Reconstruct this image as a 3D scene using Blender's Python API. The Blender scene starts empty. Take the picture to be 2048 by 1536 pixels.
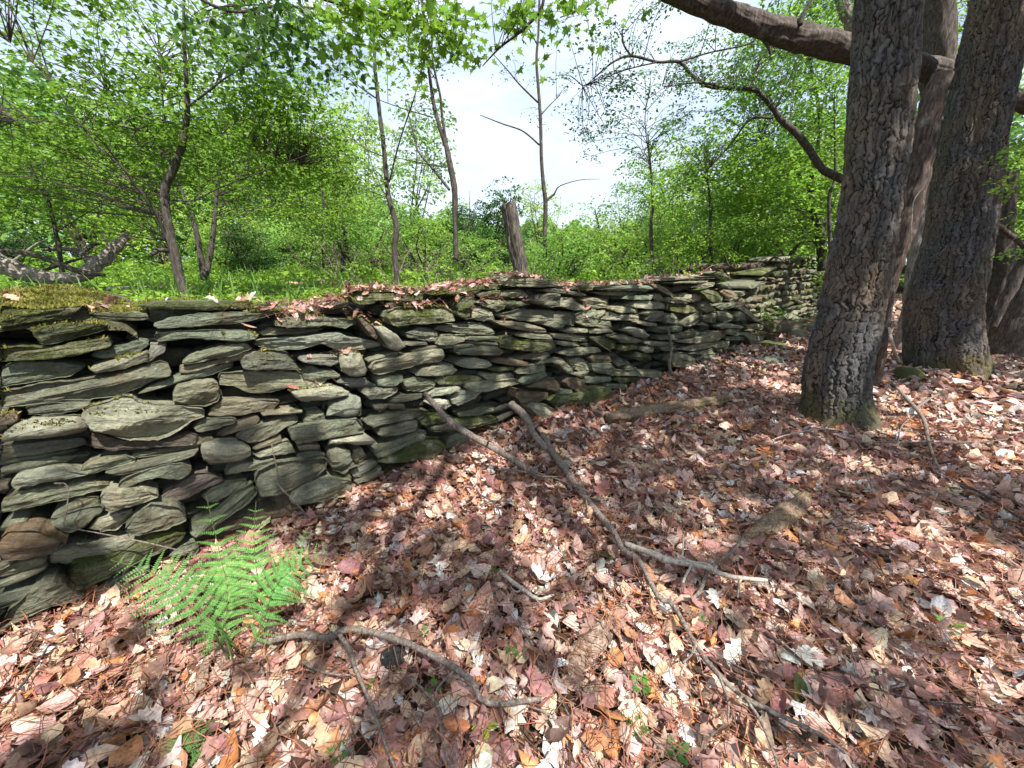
import bpy, math, random
import numpy as np
from mathutils import Vector, Matrix
from mathutils.bvhtree import BVHTree

# ------------------------------------------------------------------ camera, sky, sun, exposure
scene = bpy.context.scene
PITCH = math.radians(17.0)
FPX = 769.0                      # focal length in photograph pixels (2048 wide)
EYE = np.array([0.0, 0.0, 1.5])
cam_d = bpy.data.cameras.new("camera")
cam_d.sensor_width = 36.0
cam_d.lens = 36.0 * FPX / 2048.0
cam_d.clip_start = 0.02
cam_d.clip_end = 1500.0
cam = bpy.data.objects.new("camera", cam_d)
scene.collection.objects.link(cam)
cam.location = Vector(EYE)
cam.rotation_euler = (math.radians(90) - PITCH, 0, 0)
scene.camera = cam

SUN = np.array([0.34, -0.48, 0.92]); SUN /= np.linalg.norm(SUN)   # towards the sun
world = bpy.data.worlds.new("World")
scene.world = world
world.use_nodes = True
wn = world.node_tree
for n in list(wn.nodes): wn.nodes.remove(n)
w_out = wn.nodes.new("ShaderNodeOutputWorld")
w_bg = wn.nodes.new("ShaderNodeBackground")
w_sky = wn.nodes.new("ShaderNodeTexSky")
w_sky.sky_type = 'NISHITA'
w_sky.sun_disc = False
w_sky.sun_elevation = math.asin(SUN[2])
w_sky.sun_rotation = math.atan2(SUN[0], SUN[1])
w_sky.dust_density = 1.6
w_sky.air_density = 1.0
w_tc = wn.nodes.new("ShaderNodeTexCoord")
w_map = wn.nodes.new("ShaderNodeMapping"); w_map.inputs['Scale'].default_value = (1.0, 1.0, 2.6)
w_noise = wn.nodes.new("ShaderNodeTexNoise"); w_noise.inputs['Scale'].default_value = 2.1
w_noise.inputs['Detail'].default_value = 7; w_noise.inputs['Roughness'].default_value = 0.6
w_ramp = wn.nodes.new("ShaderNodeValToRGB")
w_ramp.color_ramp.elements[0].position = 0.34; w_ramp.color_ramp.elements[1].position = 0.54
w_ramp.color_ramp.elements[0].color = (0.35, 0.35, 0.35, 1)
w_mix = wn.nodes.new("ShaderNodeMixRGB"); w_mix.inputs['Color2'].default_value = (3.75, 4.3, 5.0, 1)
wn.links.new(w_tc.outputs['Generated'], w_map.inputs['Vector'])
wn.links.new(w_map.outputs['Vector'], w_noise.inputs['Vector'])
wn.links.new(w_noise.outputs['Fac'], w_ramp.inputs['Fac'])
wn.links.new(w_ramp.outputs['Color'], w_mix.inputs['Fac'])
wn.links.new(w_sky.outputs['Color'], w_mix.inputs['Color1'])
wn.links.new(w_mix.outputs['Color'], w_bg.inputs['Color'])
wn.links.new(w_bg.outputs['Background'], w_out.inputs['Surface'])
w_bg.inputs['Strength'].default_value = 0.10

sun_d = bpy.data.lights.new("sun", 'SUN')
sun_d.energy = 3.8
sun_d.angle = math.radians(0.5)
sun_d.color = (1.0, 0.95, 0.87)
sun = bpy.data.objects.new("sun", sun_d)
scene.collection.objects.link(sun)
sun.rotation_euler = Vector(SUN).to_track_quat('Z', 'Y').to_euler()
sun.location = (3, -5, 30)

scene.view_settings.view_transform = 'Standard'
scene.view_settings.look = 'None'
scene.view_settings.gamma = 1.0
scene.view_settings.use_curve_mapping = False
scene.view_settings.exposure = 1.45
scene.render.engine = 'CYCLES'
scene.cycles.max_bounces = 10
scene.cycles.diffuse_bounces = 5
scene.cycles.transmission_bounces = 6
scene.cycles.transparent_max_bounces = 4
scene.cycles.caustics_reflective = False
scene.cycles.caustics_refractive = False

# ------------------------------------------------------------------ helpers
rng = np.random.default_rng(11)
random.seed(5)
FWD = np.array([0, math.cos(PITCH), -math.sin(PITCH)])
UPV = np.array([0, math.sin(PITCH), math.cos(PITCH)])

def ray(x, y):
    """direction through a point of the photograph, one metre deep"""
    return np.array([(x - 1024) / FPX, 0, 0]) + FWD + UPV * ((768 - y) / FPX)

def at_y(x, y, Y):
    d = ray(x, y)
    return EYE + d * (Y / d[1])

def depth_of(p):
    return float(np.dot(np.asarray(p) - EYE, FWD))

def in_view(p, m=1.0):
    q = p - EYE
    f = q @ FWD
    return (f > 0.05) & (np.abs(q[:, 0]) < 1.34 * m * f) & (np.abs(q @ UPV) < 1.0 * m * f)

W0 = np.array([-2.24, 1.30]); W1 = np.array([4.46, 7.08])
WD = (W1 - W0) / np.linalg.norm(W1 - W0)
WN = np.array([WD[1], -WD[0]])           # faces the camera

def side_of(x, y):                        # metres behind the wall's face (negative in front)
    return -((x - W0[0]) * WN[0] + (y - W0[1]) * WN[1])

def along(x, y):
    return (x - W0[0]) * WD[0] + (y - W0[1]) * WD[1]

def wall_uv(x, y, off=0.0):
    """photograph point -> (s, z) on the wall face pushed 'off' metres to the front"""
    d = ray(x, y)
    nd = d[0] * WN[0] + d[1] * WN[1]
    c = (W0[0] * WN[0] + W0[1] * WN[1]) + off
    t = c / nd
    p = EYE + d * t
    return along(p[0], p[1]), p[2]

def wall_xyz(s, z, off=0.0):
    return np.array([W0[0] + WD[0] * s + WN[0] * off, W0[1] + WD[1] * s + WN[1] * off, z])

def _hash(ix, iy, iz, seed):
    h = (ix.astype(np.int64) * 374761393 + iy.astype(np.int64) * 668265263 + iz.astype(np.int64) * 2147483647 + seed * 974634777) & 0xffffffff
    h = ((h ^ (h >> 13)) * 1274126177) & 0xffffffff
    h = h ^ (h >> 16)
    return (h & 0xffffff) / float(0xffffff)

def vn(x, y, z=0.0, seed=0):
    """smooth value noise -1..1"""
    x = np.asarray(x, float); y = np.asarray(y, float); z = np.asarray(z, float) + np.zeros_like(x)
    ix = np.floor(x); iy = np.floor(y); iz = np.floor(z)
    fx = x - ix; fy = y - iy; fz = z - iz
    fx = fx * fx * (3 - 2 * fx); fy = fy * fy * (3 - 2 * fy); fz = fz * fz * (3 - 2 * fz)
    r = 0
    for a in (0, 1):
        for b in (0, 1):
            for c in (0, 1):
                w = (fx if a else 1 - fx) * (fy if b else 1 - fy) * (fz if c else 1 - fz)
                r = r + w * _hash(ix + a, iy + b, iz + c, seed)
    return r * 2 - 1

def fbm(x, y, z=0.0, seed=0, o=4):
    r = 0; a = 1.0
    for k in range(o):
        r = r + a * vn(np.asarray(x) * 2 ** k, np.asarray(y) * 2 ** k, np.asarray(z) * 2 ** k, seed + k)
        a *= 0.5
    return r / 1.9

def sstep(a, b, x):
    t = np.clip((x - a) / (b - a), 0, 1)
    return t * t * (3 - 2 * t)

def height(x, y):
    x = np.asarray(x, float); y = np.asarray(y, float)
    sd = side_of(x, y) - 0.95 * sstep(8.45, 8.95, along(x, y))
    front = 0.05 * vn(x * 0.9, y * 0.9, seed=3) + 0.022 * vn(x * 3.1, y * 3.1, seed=4)
    ss_ = along(x, y)
    front = front + 0.05 * np.exp(-np.clip(-sd, 0, 9) ** 2 / 0.05) * sstep(1.2, 3.0, ss_) - 0.10 * sstep(2.4, 0.6, ss_) * np.exp(-np.clip(-sd, 0, 9) ** 2 / 0.6)
    front = front + 0.25 * sstep(9, 30, x + y * 0.3)
    front = front + 0.08 * np.exp(-((x - 3.28) ** 2 + (y - 3.6) ** 2) / 0.22) + 0.10 * np.exp(-((x - 6.28) ** 2 + (y - 5.4) ** 2) / 0.45)
    back = 0.93 + 0.20 * sstep(0.5, 8, sd) + 0.22 * sstep(6, 24, sd) + 0.05 * vn(x * 0.5, y * 0.5, seed=6)
    return front + (back - front) * sstep(0.30, 0.62, sd)

def on_ground(x, y, up=0.0):
    d = ray(x, y); z = 0.0
    for _ in range(6):
        p = EYE + d * ((z - EYE[2]) / d[2])
        z = float(height(p[0], p[1])) + up
    return EYE + d * ((z - EYE[2]) / d[2])

col = scene.collection

def props(o, label=None, cat=None, group=None, kind=None):
    if label: o["label"] = label
    if cat: o["category"] = cat
    if group: o["group"] = group
    if kind: o["kind"] = kind
    return o

def mesh_obj(name, verts, faces, mat, parent=None, smooth=True, cols=None, nface=None):
    """faces: (n,k) array or list of index lists"""
    me = bpy.data.meshes.new(name)
    verts = np.asarray(verts, dtype=np.float32)
    if isinstance(faces, np.ndarray):
        n, k = faces.shape
        me.vertices.add(len(verts)); me.vertices.foreach_set("co", verts.ravel())
        me.loops.add(n * k); me.loops.foreach_set("vertex_index", faces.ravel().astype(np.int32))
        me.polygons.add(n)
        me.polygons.foreach_set("loop_start", np.arange(0, n * k, k, dtype=np.int32))
        me.polygons.foreach_set("loop_total", np.full(n, k, dtype=np.int32))
    else:
        me.from_pydata([tuple(v) for v in verts], [], faces)
    if smooth:
        me.polygons.foreach_set("use_smooth", np.ones(len(me.polygons), dtype=bool))
    me.update(calc_edges=True)
    if cols is not None:
        a = me.attributes.new("tint", 'FLOAT_COLOR', 'POINT')
        c = np.ones((len(verts), 4), dtype=np.float32); c[:, :3] = cols
        a.data.foreach_set("color", c.ravel())
    if mat: me.materials.append(mat)
    o = bpy.data.objects.new(name, me)
    col.objects.link(o)
    if parent: o.parent = parent
    return o

def empty(name, loc, label, cat, group=None):
    o = bpy.data.objects.new(name, None)
    o.empty_display_size = 0.1
    col.objects.link(o); o.location = Vector(loc)
    return props(o, label, cat, group)

def put(o, root):
    """parent a mesh made in world coordinates to a thing standing at its own origin"""
    o.parent = root
    o.matrix_parent_inverse = Matrix.Translation(-Vector(root.location))
    return o

def recentre(o):
    """move a single mesh thing's origin to its own base"""
    me = o.data
    n = len(me.vertices)
    c = np.empty(n * 3, dtype=np.float32); me.vertices.foreach_get("co", c); c = c.reshape(-1, 3)
    m = c.mean(0); m[2] = c[:, 2].min()
    me.vertices.foreach_set("co", (c - m).ravel()); o.location = Vector(m.astype(float)); me.update()
    return o

def catmull(P, n):
    P = np.asarray(P, float)
    if len(P) == 2:
        t = np.linspace(0, 1, n)[:, None]
        return P[0] * (1 - t) + P[1] * t
    Q = np.vstack([2 * P[0] - P[1], P, 2 * P[-1] - P[-2]])
    seg = len(P) - 1
    out = []
    for u in np.linspace(0, seg - 1e-6, n):
        i = int(u); t = u - i
        a, b, c, d = Q[i], Q[i + 1], Q[i + 2], Q[i + 3]
        out.append(0.5 * ((2 * b) + (-a + c) * t + (2 * a - 5 * b + 4 * c - d) * t * t + (-a + 3 * b - 3 * c + d) * t ** 3))
    return np.array(out)

def frames(P):
    T = np.gradient(P, axis=0); T /= np.linalg.norm(T, axis=1)[:, None] + 1e-9
    u = np.cross(T[0], [0, 0, 1.0])
    if np.linalg.norm(u) < 0.2: u = np.cross(T[0], [1.0, 0, 0])
    u /= np.linalg.norm(u)
    A = []; B = []
    for t in T:
        u = u - t * np.dot(u, t); u /= np.linalg.norm(u) + 1e-9
        A.append(u.copy()); B.append(np.cross(t, u))
    return T, np.array(A), np.array(B)

def tube(P, R, na=8, n=None, rough=0.0, seed=0, cap=True):
    """swept tube -> verts, quads; rough = relative unevenness"""
    P = np.asarray(P, float); R = np.asarray(R, float)
    if n is None: n = max(4, len(P) * 4)
    PR = catmull(np.hstack([P, R[:, None]]), n)
    C = PR[:, :3]; r = np.maximum(PR[:, 3], 0.0008)
    T, A, B = frames(C)
    th = np.linspace(0, 2 * math.pi, na, endpoint=False)
    rr = r[:, None] * np.ones(na)[None]
    if rough:
        L = np.concatenate([[0], np.cumsum(np.linalg.norm(np.diff(C, axis=0), axis=1))])
        k = 1.2 / max(r.mean(), 0.002)
        rr = rr * (1 + rough * vn(np.cos(th)[None] * 1.3 + 5 + 0 * L[:, None], np.sin(th)[None] * 1.3 + 0 * L[:, None], L[:, None] * k * 0.6 + seed * 7.1, seed))
    V = C[:, None] + A[:, None] * (np.cos(th)[None, :, None] * rr[..., None]) + B[:, None] * (np.sin(th)[None, :, None] * rr[..., None])
    V = V.reshape(-1, 3)
    i = np.arange(n - 1)[:, None] * na; j = np.arange(na)[None]; j2 = (j + 1) % na
    Fq = np.stack([i + j, i + j2, i + na + j2, i + na + j], -1).reshape(-1, 4)
    if cap:
        V = np.vstack([V, C[0:1], C[-1:]])
        a = len(V) - 2; b = len(V) - 1; jj = np.arange(na); k2 = (jj + 1) % na
        c0 = np.stack([np.full(na, a), k2, jj, jj], -1)
        base = (n - 1) * na
        # caps as triangles folded into quads through a repeated middle point are avoided: use paired quads
        f0 = [[a, (q + 2) % na, (q + 1) % na, q] for q in range(0, na - 1, 2)]
        f1 = [[b, base + q, base + (q + 1) % na, base + (q + 2) % na] for q in range(0, na - 1, 2)]
        Fq = np.vstack([Fq, np.array(f0), np.array(f1)])
    return V, Fq

class Geo:
    def __init__(s): s.v = []; s.f = []; s.c = []; s.n = 0
    def add(s, V, Fq, c=None):
        s.v.append(np.asarray(V, float)); s.f.append(np.asarray(Fq) + s.n); s.n += len(V)
        if c is not None: s.c.append(np.broadcast_to(np.asarray(c, float), (len(V), 3)))
    def obj(s, name, mat, parent=None, smooth=True):
        return mesh_obj(name, np.vstack(s.v), np.vstack(s.f), mat, parent, smooth, np.vstack(s.c) if s.c else None)

# ------------------------------------------------------------------ materials
class M:
    def __init__(s, name):
        s.m = bpy.data.materials.new(name); s.m.use_nodes = True
        s.t = s.m.node_tree; s.b = s.t.nodes["Principled BSDF"]; s.out = s.t.nodes["Material Output"]
    def n(s, kind, **kw):
        nd = s.t.nodes.new(kind)
        for k, v in kw.items():
            if k in nd.inputs: nd.inputs[k].default_value = v
            else: setattr(nd, k, v)
        return nd
    def l(s, a, b): s.t.links.new(a, b)
    def noise(s, vec, scale, detail=5, rough=0.55, dist=0.0):
        nd = s.n("ShaderNodeTexNoise"); nd.inputs['Scale'].default_value = scale
        nd.inputs['Detail'].default_value = detail; nd.inputs['Roughness'].default_value = rough
        nd.inputs['Distortion'].default_value = dist
        if vec is not None: s.l(vec, nd.inputs['Vector'])
        return nd.outputs['Fac']
    def mapping(s, vec, scale=(1, 1, 1), loc=None):
        nd = s.n("ShaderNodeMapping"); nd.inputs['Scale'].default_value = scale
        s.l(vec, nd.inputs['Vector'])
        if loc is not None: s.l(loc, nd.inputs['Location'])
        return nd.outputs['Vector']
    def ramp(s, fac, stops, interp='LINEAR'):
        nd = s.n("ShaderNodeValToRGB"); cr = nd.color_ramp; cr.interpolation = interp
        while len(cr.elements) < len(stops): cr.elements.new(0.5)
        for e, (p, c) in zip(cr.elements, stops):
            e.position = p; e.color = (c, c, c, 1) if isinstance(c, (int, float)) else (*c, 1)
        s.l(fac, nd.inputs['Fac'])
        return nd.outputs['Color']
    def mix(s, fac, a, b, mode='MIX'):
        nd = s.n("ShaderNodeMixRGB", blend_type=mode)
        for i, v in ((0, fac), (1, a), (2, b)):
            if isinstance(v, (int, float)): nd.inputs[i].default_value = v
            elif isinstance(v, tuple): nd.inputs[i].default_value = (*v, 1)
            else: s.l(v, nd.inputs[i])
        return nd.outputs[0]
    def math(s, op, a, b=0.0):
        nd = s.n("ShaderNodeMath", operation=op)
        for i, v in ((0, a), (1, b)):
            if isinstance(v, (int, float)): nd.inputs[i].default_value = v
            else: s.l(v, nd.inputs[i])
        return nd.outputs[0]
    def bump(s, h, strength, dist, prev=None):
        nd = s.n("ShaderNodeBump"); nd.inputs['Strength'].default_value = strength; nd.inputs['Distance'].default_value = dist
        s.l(h, nd.inputs['Height'])
        if prev is not None: s.l(prev, nd.inputs['Normal'])
        return nd.outputs['Normal']
    def done(s, colr=None, rough=0.9, normal=None, spec=0.2):
        if colr is not None:
            if isinstance(colr, tuple): s.b.inputs['Base Color'].default_value = (*colr, 1)
            else: s.l(colr, s.b.inputs['Base Color'])
        if isinstance(rough, (int, float)): s.b.inputs['Roughness'].default_value = rough
        else: s.l(rough, s.b.inputs['Roughness'])
        s.b.inputs['Specular IOR Level'].default_value = spec
        if normal is not None: s.l(normal, s.b.inputs['Normal'])
        return s.m

def stone_material(name, dark, light, moss=0.0, lichen=0.5, brown=0.25):
    m = M(name)
    tc = m.n("ShaderNodeTexCoord").outputs['Object']
    rnd = m.n("ShaderNodeObjectInfo").outputs['Random']
    off = m.n("ShaderNodeCombineXYZ")
    m.l(m.math('MULTIPLY', rnd, 37.0), off.inputs[0]); m.l(m.math('MULTIPLY', rnd, 91.0), off.inputs[1]); m.l(m.math('MULTIPLY', rnd, 53.0), off.inputs[2])
    v = m.mapping(tc, (1, 1, 1), off.outputs[0])
    vs = m.mapping(tc, (3.5, 6, 15), off.outputs[0])          # bedding planes run along the stone
    strata = m.noise(vs, 3.2, 9, 0.72, 0.35)
    big = m.noise(v, 7, 4, 0.55)
    fine = m.noise(v, 70, 8, 0.75)
    c = m.ramp(m.mix(0.5, strata, big), [(0.30, dark), (0.50, tuple((a + b) / 2 for a, b in zip(dark, light))), (0.72, light)])
    rust = m.ramp(m.noise(v, 4.3, 5, 0.6, 1.0), [(0.5, 0.0), (0.68, brown)])
    c = m.mix(rust, c, (0.20, 0.125, 0.07))
    c = m.mix(0.7, c, m.ramp(fine, [(0.30, 0.22), (0.70, 1.15)]), 'MULTIPLY')
    val = m.ramp(rnd, [(0.0, (0.62, 0.64, 0.62)), (0.25, (1.0, 0.97, 0.86)), (0.5, (0.82, 0.92, 0.84)), (0.75, (1.25, 1.2, 1.02)), (0.9, (1.5, 1.48, 1.4)), (1.0, (1.2, 1.0, 0.85))])
    c = m.mix(1.0, c, val, 'MULTIPLY')
    vor = m.n("ShaderNodeTexVoronoi"); vor.inputs['Scale'].default_value = 34; m.l(v, vor.inputs['Vector'])
    sp = m.ramp(m.math('ADD', vor.outputs['Distance'], m.math('MULTIPLY', m.noise(v, 60, 3), 0.35)), [(0.30, 1.0), (0.40, 0.0)])
    patch = m.ramp(m.noise(v, 9, 3), [(0.60, 0.0), (0.66, lichen)])
    c = m.mix(m.math('MULTIPLY', sp, patch), c, (0.40, 0.46, 0.38))
    geo = m.n("ShaderNodeNewGeometry")
    sx = m.n("ShaderNodeSeparateXYZ"); m.l(geo.outputs['Normal'], sx.inputs[0])
    up = m.ramp(sx.outputs['Z'], [(0.25, 0.0), (0.75, 1.0)])
    wpos = geo.outputs['Position']
    mn = m.noise(wpos, 6.5, 7, 0.68)
    g = m.ramp(mn, [(0.60 - 0.22 * moss, 0.0), (0.68 - 0.18 * moss, 1.0)])
    upm = m.math('ADD', m.math('MULTIPLY', up, 0.7), 0.25 + 0.75 * moss)
    gm = m.math('MINIMUM', m.math('MULTIPLY', g, upm), 0.9)
    mc = m.ramp(m.noise(wpos, 60, 4), [(0.3, (0.035, 0.055, 0.012)), (0.6, (0.10, 0.12, 0.022)), (0.8, (0.20, 0.19, 0.04))])
    c = m.mix(gm, c, mc)
    hsum = m.math('ADD', m.math('MULTIPLY', strata, 1.0), m.math('MULTIPLY', fine, 0.45))
    nb = m.bump(hsum, 1.0, 0.032)
    nb = m.bump(m.math('MULTIPLY', gm, m.noise(wpos, 160, 4)), 1.0, 0.02, nb)
    return m.done(c, 0.82, nb, 0.28)

MAT = {}
MAT['slate'] = stone_material("slate", (0.085, 0.094, 0.068), (0.42, 0.43, 0.335), brown=0.5)
MAT['mossy'] = stone_material("mossy_slate", (0.07, 0.08, 0.05), (0.30, 0.31, 0.21), moss=0.7)
MAT['brown'] = stone_material("brown_stone", (0.11, 0.085, 0.065), (0.28, 0.23, 0.18), brown=0.6)
MAT['pale'] = stone_material("pale_stone", (0.22, 0.22, 0.18), (0.56, 0.56, 0.48), lichen=0.2)
MAT['purple'] = stone_material("purple_slate", (0.11, 0.085, 0.085), (0.26, 0.23, 0.22), brown=0.1)
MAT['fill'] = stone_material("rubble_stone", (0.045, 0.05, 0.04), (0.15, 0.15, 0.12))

def leaf_material(name, transl=0.35, rough=0.55, spec=0.3, noise=0.35, gain=1.0):
    m = M(name)
    at = m.n("ShaderNodeAttribute", attribute_name="tint").outputs['Color']
    pos = m.n("ShaderNodeNewGeometry").outputs['Position']
    nz = m.ramp(m.noise(pos, 90, 4, 0.6), [(0.25, 1 - noise), (0.75, 1 + noise)])
    c = m.mix(1.0, at, nz, 'MULTIPLY')
    if name == 'green_leaf':
        rd = m.n('ShaderNodeObjectInfo').outputs['Random']
        c = m.mix(1.0, c, m.ramp(rd, [(0.0, (0.72, 0.86, 0.9)), (0.3, (0.95, 0.98, 0.85)), (0.6, (1.05, 1.05, 0.8)), (0.8, (0.75, 0.9, 1.15)), (1.0, (1.15, 1.12, 1.0))]), 'MULTIPLY')
    if gain != 1.0: c = m.mix(1.0, c, (gain, gain, gain), 'MULTIPLY')
    m.done(c, rough, None, spec)
    tr = m.n("ShaderNodeBsdfTranslucent"); m.l(c, tr.inputs['Color'])
    ms = m.n("ShaderNodeMixShader"); ms.inputs[0].default_value = transl
    m.l(m.b.outputs[0], ms.inputs[1]); m.l(tr.outputs[0], ms.inputs[2]); m.l(ms.outputs[0], m.out.inputs['Surface'])
    return m.m

MAT['green'] = leaf_material("green_leaf", 0.5, 0.5, 0.3, 0.2)
MAT['litter'] = leaf_material("dry_leaf", 0.16, 0.55, 0.35, 0.45)
MAT['fern'] = leaf_material("fern_leaf", 0.4, 0.55, 0.25, 0.15)
MAT['mosstuft'] = leaf_material("moss_tuft", 0.2, 0.9, 0.05, 0.3)

def ground_material():
    m = M("forest_soil")
    pos = m.n("ShaderNodeNewGeometry").outputs['Position']
    n1 = m.noise(pos, 14, 8, 0.7); n2 = m.noise(pos, 60, 5, 0.7)
    c = m.ramp(n1, [(0.3, (0.035, 0.022, 0.014)), (0.5, (0.10, 0.062, 0.042)), (0.7, (0.19, 0.12, 0.085))])
    c = m.mix(0.6, c, m.ramp(n2, [(0.3, 0.4), (0.7, 1.0)]), 'MULTIPLY')
    # green sward behind the wall
    sx = m.n("ShaderNodeSeparateXYZ"); m.l(pos, sx.inputs[0])
    sd = m.math('SUBTRACT', m.math('MULTIPLY', sx.outputs[1], float(-WN[1])), m.math('MULTIPLY', sx.outputs[0], float(WN[0])))
    sd = m.math('ADD', sd, float(W0[0] * WN[0] + W0[1] * WN[1]))
    gf = m.ramp(m.math('ADD', m.math('MULTIPLY', sd, 0.1), m.math('MULTIPLY', n1, 0.1)), [(0.08, 0.0), (0.16, 1.0)])
    gr = m.ramp(m.noise(pos, 3.0, 8, 0.7), [(0.3, (0.03, 0.05, 0.012)), (0.5, (0.06, 0.12, 0.02)), (0.7, (0.10, 0.19, 0.03))])
    c = m.mix(gf, c, gr)
    return m.done(c, 0.95, m.bump(m.math('ADD', n1, n2), 0.8, 0.03), 0.1)
MAT['ground'] = ground_material()

def bark_material(name, plate, groove, light, scale=1.0, mossy=0.0, plated=False):
    m = M(name)
    pos = m.n("ShaderNodeTexCoord").outputs['Object']
    v = m.mapping(pos, (1, 1, 0.22))
    a = m.noise(v, 38 * scale, 7, 0.66, 0.6); b = m.noise(pos, 7 * scale, 5, 0.6); f = m.noise(pos, 190 * scale, 4, 0.7)
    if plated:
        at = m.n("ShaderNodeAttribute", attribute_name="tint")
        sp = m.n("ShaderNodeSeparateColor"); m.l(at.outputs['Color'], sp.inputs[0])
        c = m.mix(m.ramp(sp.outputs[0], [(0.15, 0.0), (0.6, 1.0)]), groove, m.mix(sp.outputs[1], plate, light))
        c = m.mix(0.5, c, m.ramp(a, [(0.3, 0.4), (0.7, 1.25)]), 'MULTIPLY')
    else:
        c = m.ramp(a, [(0.32, groove), (0.5, plate), (0.72, light)])
    c = m.mix(0.5, c, m.ramp(f, [(0.3, 0.5), (0.7, 1.15)]), 'MULTIPLY')
    lich = m.ramp(b, [(0.60, 0.0), (0.72, 0.2 if plated or name == 'silver_wood' else 0.55)])
    c = m.mix(lich, c, m.mix(f, light, (0.30, 0.34, 0.27)))
    if plated:
        sz_ = m.n('ShaderNodeSeparateXYZ'); m.l(m.n('ShaderNodeNewGeometry').outputs['Position'], sz_.inputs[0])
        lowm = m.ramp(m.math('SUBTRACT', m.math('MULTIPLY', m.noise(pos, 4, 5, 0.6), 1.3), m.math('MULTIPLY', sz_.outputs['Z'], 0.9)), [(0.30, 0.0), (0.55, 0.6)])
        c = m.mix(lowm, c, m.mix(f, (0.05, 0.06, 0.02), (0.12, 0.125, 0.035)))
        warm = m.ramp(m.noise(pos, 2.2, 4, 0.6), [(0.4, (0.85, 0.9, 1.0)), (0.6, (1.2, 1.02, 0.85))])
        c = m.mix(1.0, c, warm, 'MULTIPLY')
    if mossy:
        c = m.mix(m.ramp(m.noise(pos, 5, 6, 0.65), [(0.55 - 0.1 * mossy, 0.0), (0.7, 0.8)]), c, (0.09, 0.105, 0.022))
    nb = m.bump(m.math('ADD', a, m.math('MULTIPLY', f, 0.4)), 0.9, 0.012 / scale)
    return m.done(c, 0.88, nb, 0.2)

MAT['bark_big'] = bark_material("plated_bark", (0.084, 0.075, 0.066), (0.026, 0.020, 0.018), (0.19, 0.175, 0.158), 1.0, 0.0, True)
MAT['bark_thin'] = bark_material("smooth_grey_bark", (0.075, 0.062, 0.055), (0.03, 0.024, 0.02), (0.17, 0.15, 0.13), 1.3)
MAT['bark_dead'] = bark_material("dead_wood", (0.085, 0.068, 0.058), (0.03, 0.022, 0.018), (0.19, 0.165, 0.145), 1.0)
MAT['post'] = bark_material("post_wood", (0.085, 0.072, 0.060), (0.015, 0.012, 0.011), (0.22, 0.195, 0.17), 1.3)
MAT['bark_red'] = bark_material("reddish_dead_wood", (0.085, 0.060, 0.050), (0.025, 0.017, 0.015), (0.19, 0.15, 0.13), 1.1)
MAT['bark_silver'] = bark_material("silver_wood", (0.27, 0.225, 0.20), (0.09, 0.065, 0.055), (0.46, 0.41, 0.37), 1.0)
MAT['stick'] = bark_material("stick_bark", (0.19, 0.15, 0.125), (0.07, 0.05, 0.042), (0.38, 0.34, 0.30), 2.2)
MAT['stick_pale'] = bark_material("peeled_stick", (0.42, 0.37, 0.31), (0.18, 0.14, 0.12), (0.60, 0.55, 0.48), 2.2)
MAT['twig'] = bark_material("dark_twig", (0.075, 0.055, 0.048), (0.03, 0.022, 0.02), (0.15, 0.12, 0.10), 2.5)
MAT['rotten'] = bark_material("rotten_log", (0.26, 0.175, 0.13), (0.07, 0.042, 0.032), (0.52, 0.42, 0.35), 1.6, 0.0)
MAT['wet_stone'] = bark_material("wet_dark_stone", (0.03, 0.03, 0.032), (0.012, 0.012, 0.013), (0.06, 0.06, 0.062), 1.6)
MAT['rotten_moss'] = bark_material("mossy_rotten_log", (0.20, 0.14, 0.095), (0.055, 0.035, 0.026), (0.36, 0.28, 0.20), 1.6, 0.5)

# ------------------------------------------------------------------ ground
u = np.linspace(-1, 1, 321)
gx = 7 * u + 353 * u ** 7
gy = 5 + 8 * u + 352 * u ** 7
X, Y = np.meshgrid(gx, gy)
Z = height(X, Y)
n1 = len(u)
i = np.arange(n1 - 1)[:, None] * n1 + np.arange(n1 - 1)[None]
FQ = np.stack([i, i + 1, i + n1 + 1, i + n1], -1).reshape(-1, 4)
g = mesh_obj("ground", np.stack([X, Y, Z], -1).reshape(-1, 3), FQ, MAT['ground'])
props(g, "woodland ground with brown soil in front of the wall and green behind", "ground", kind="structure")
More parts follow.
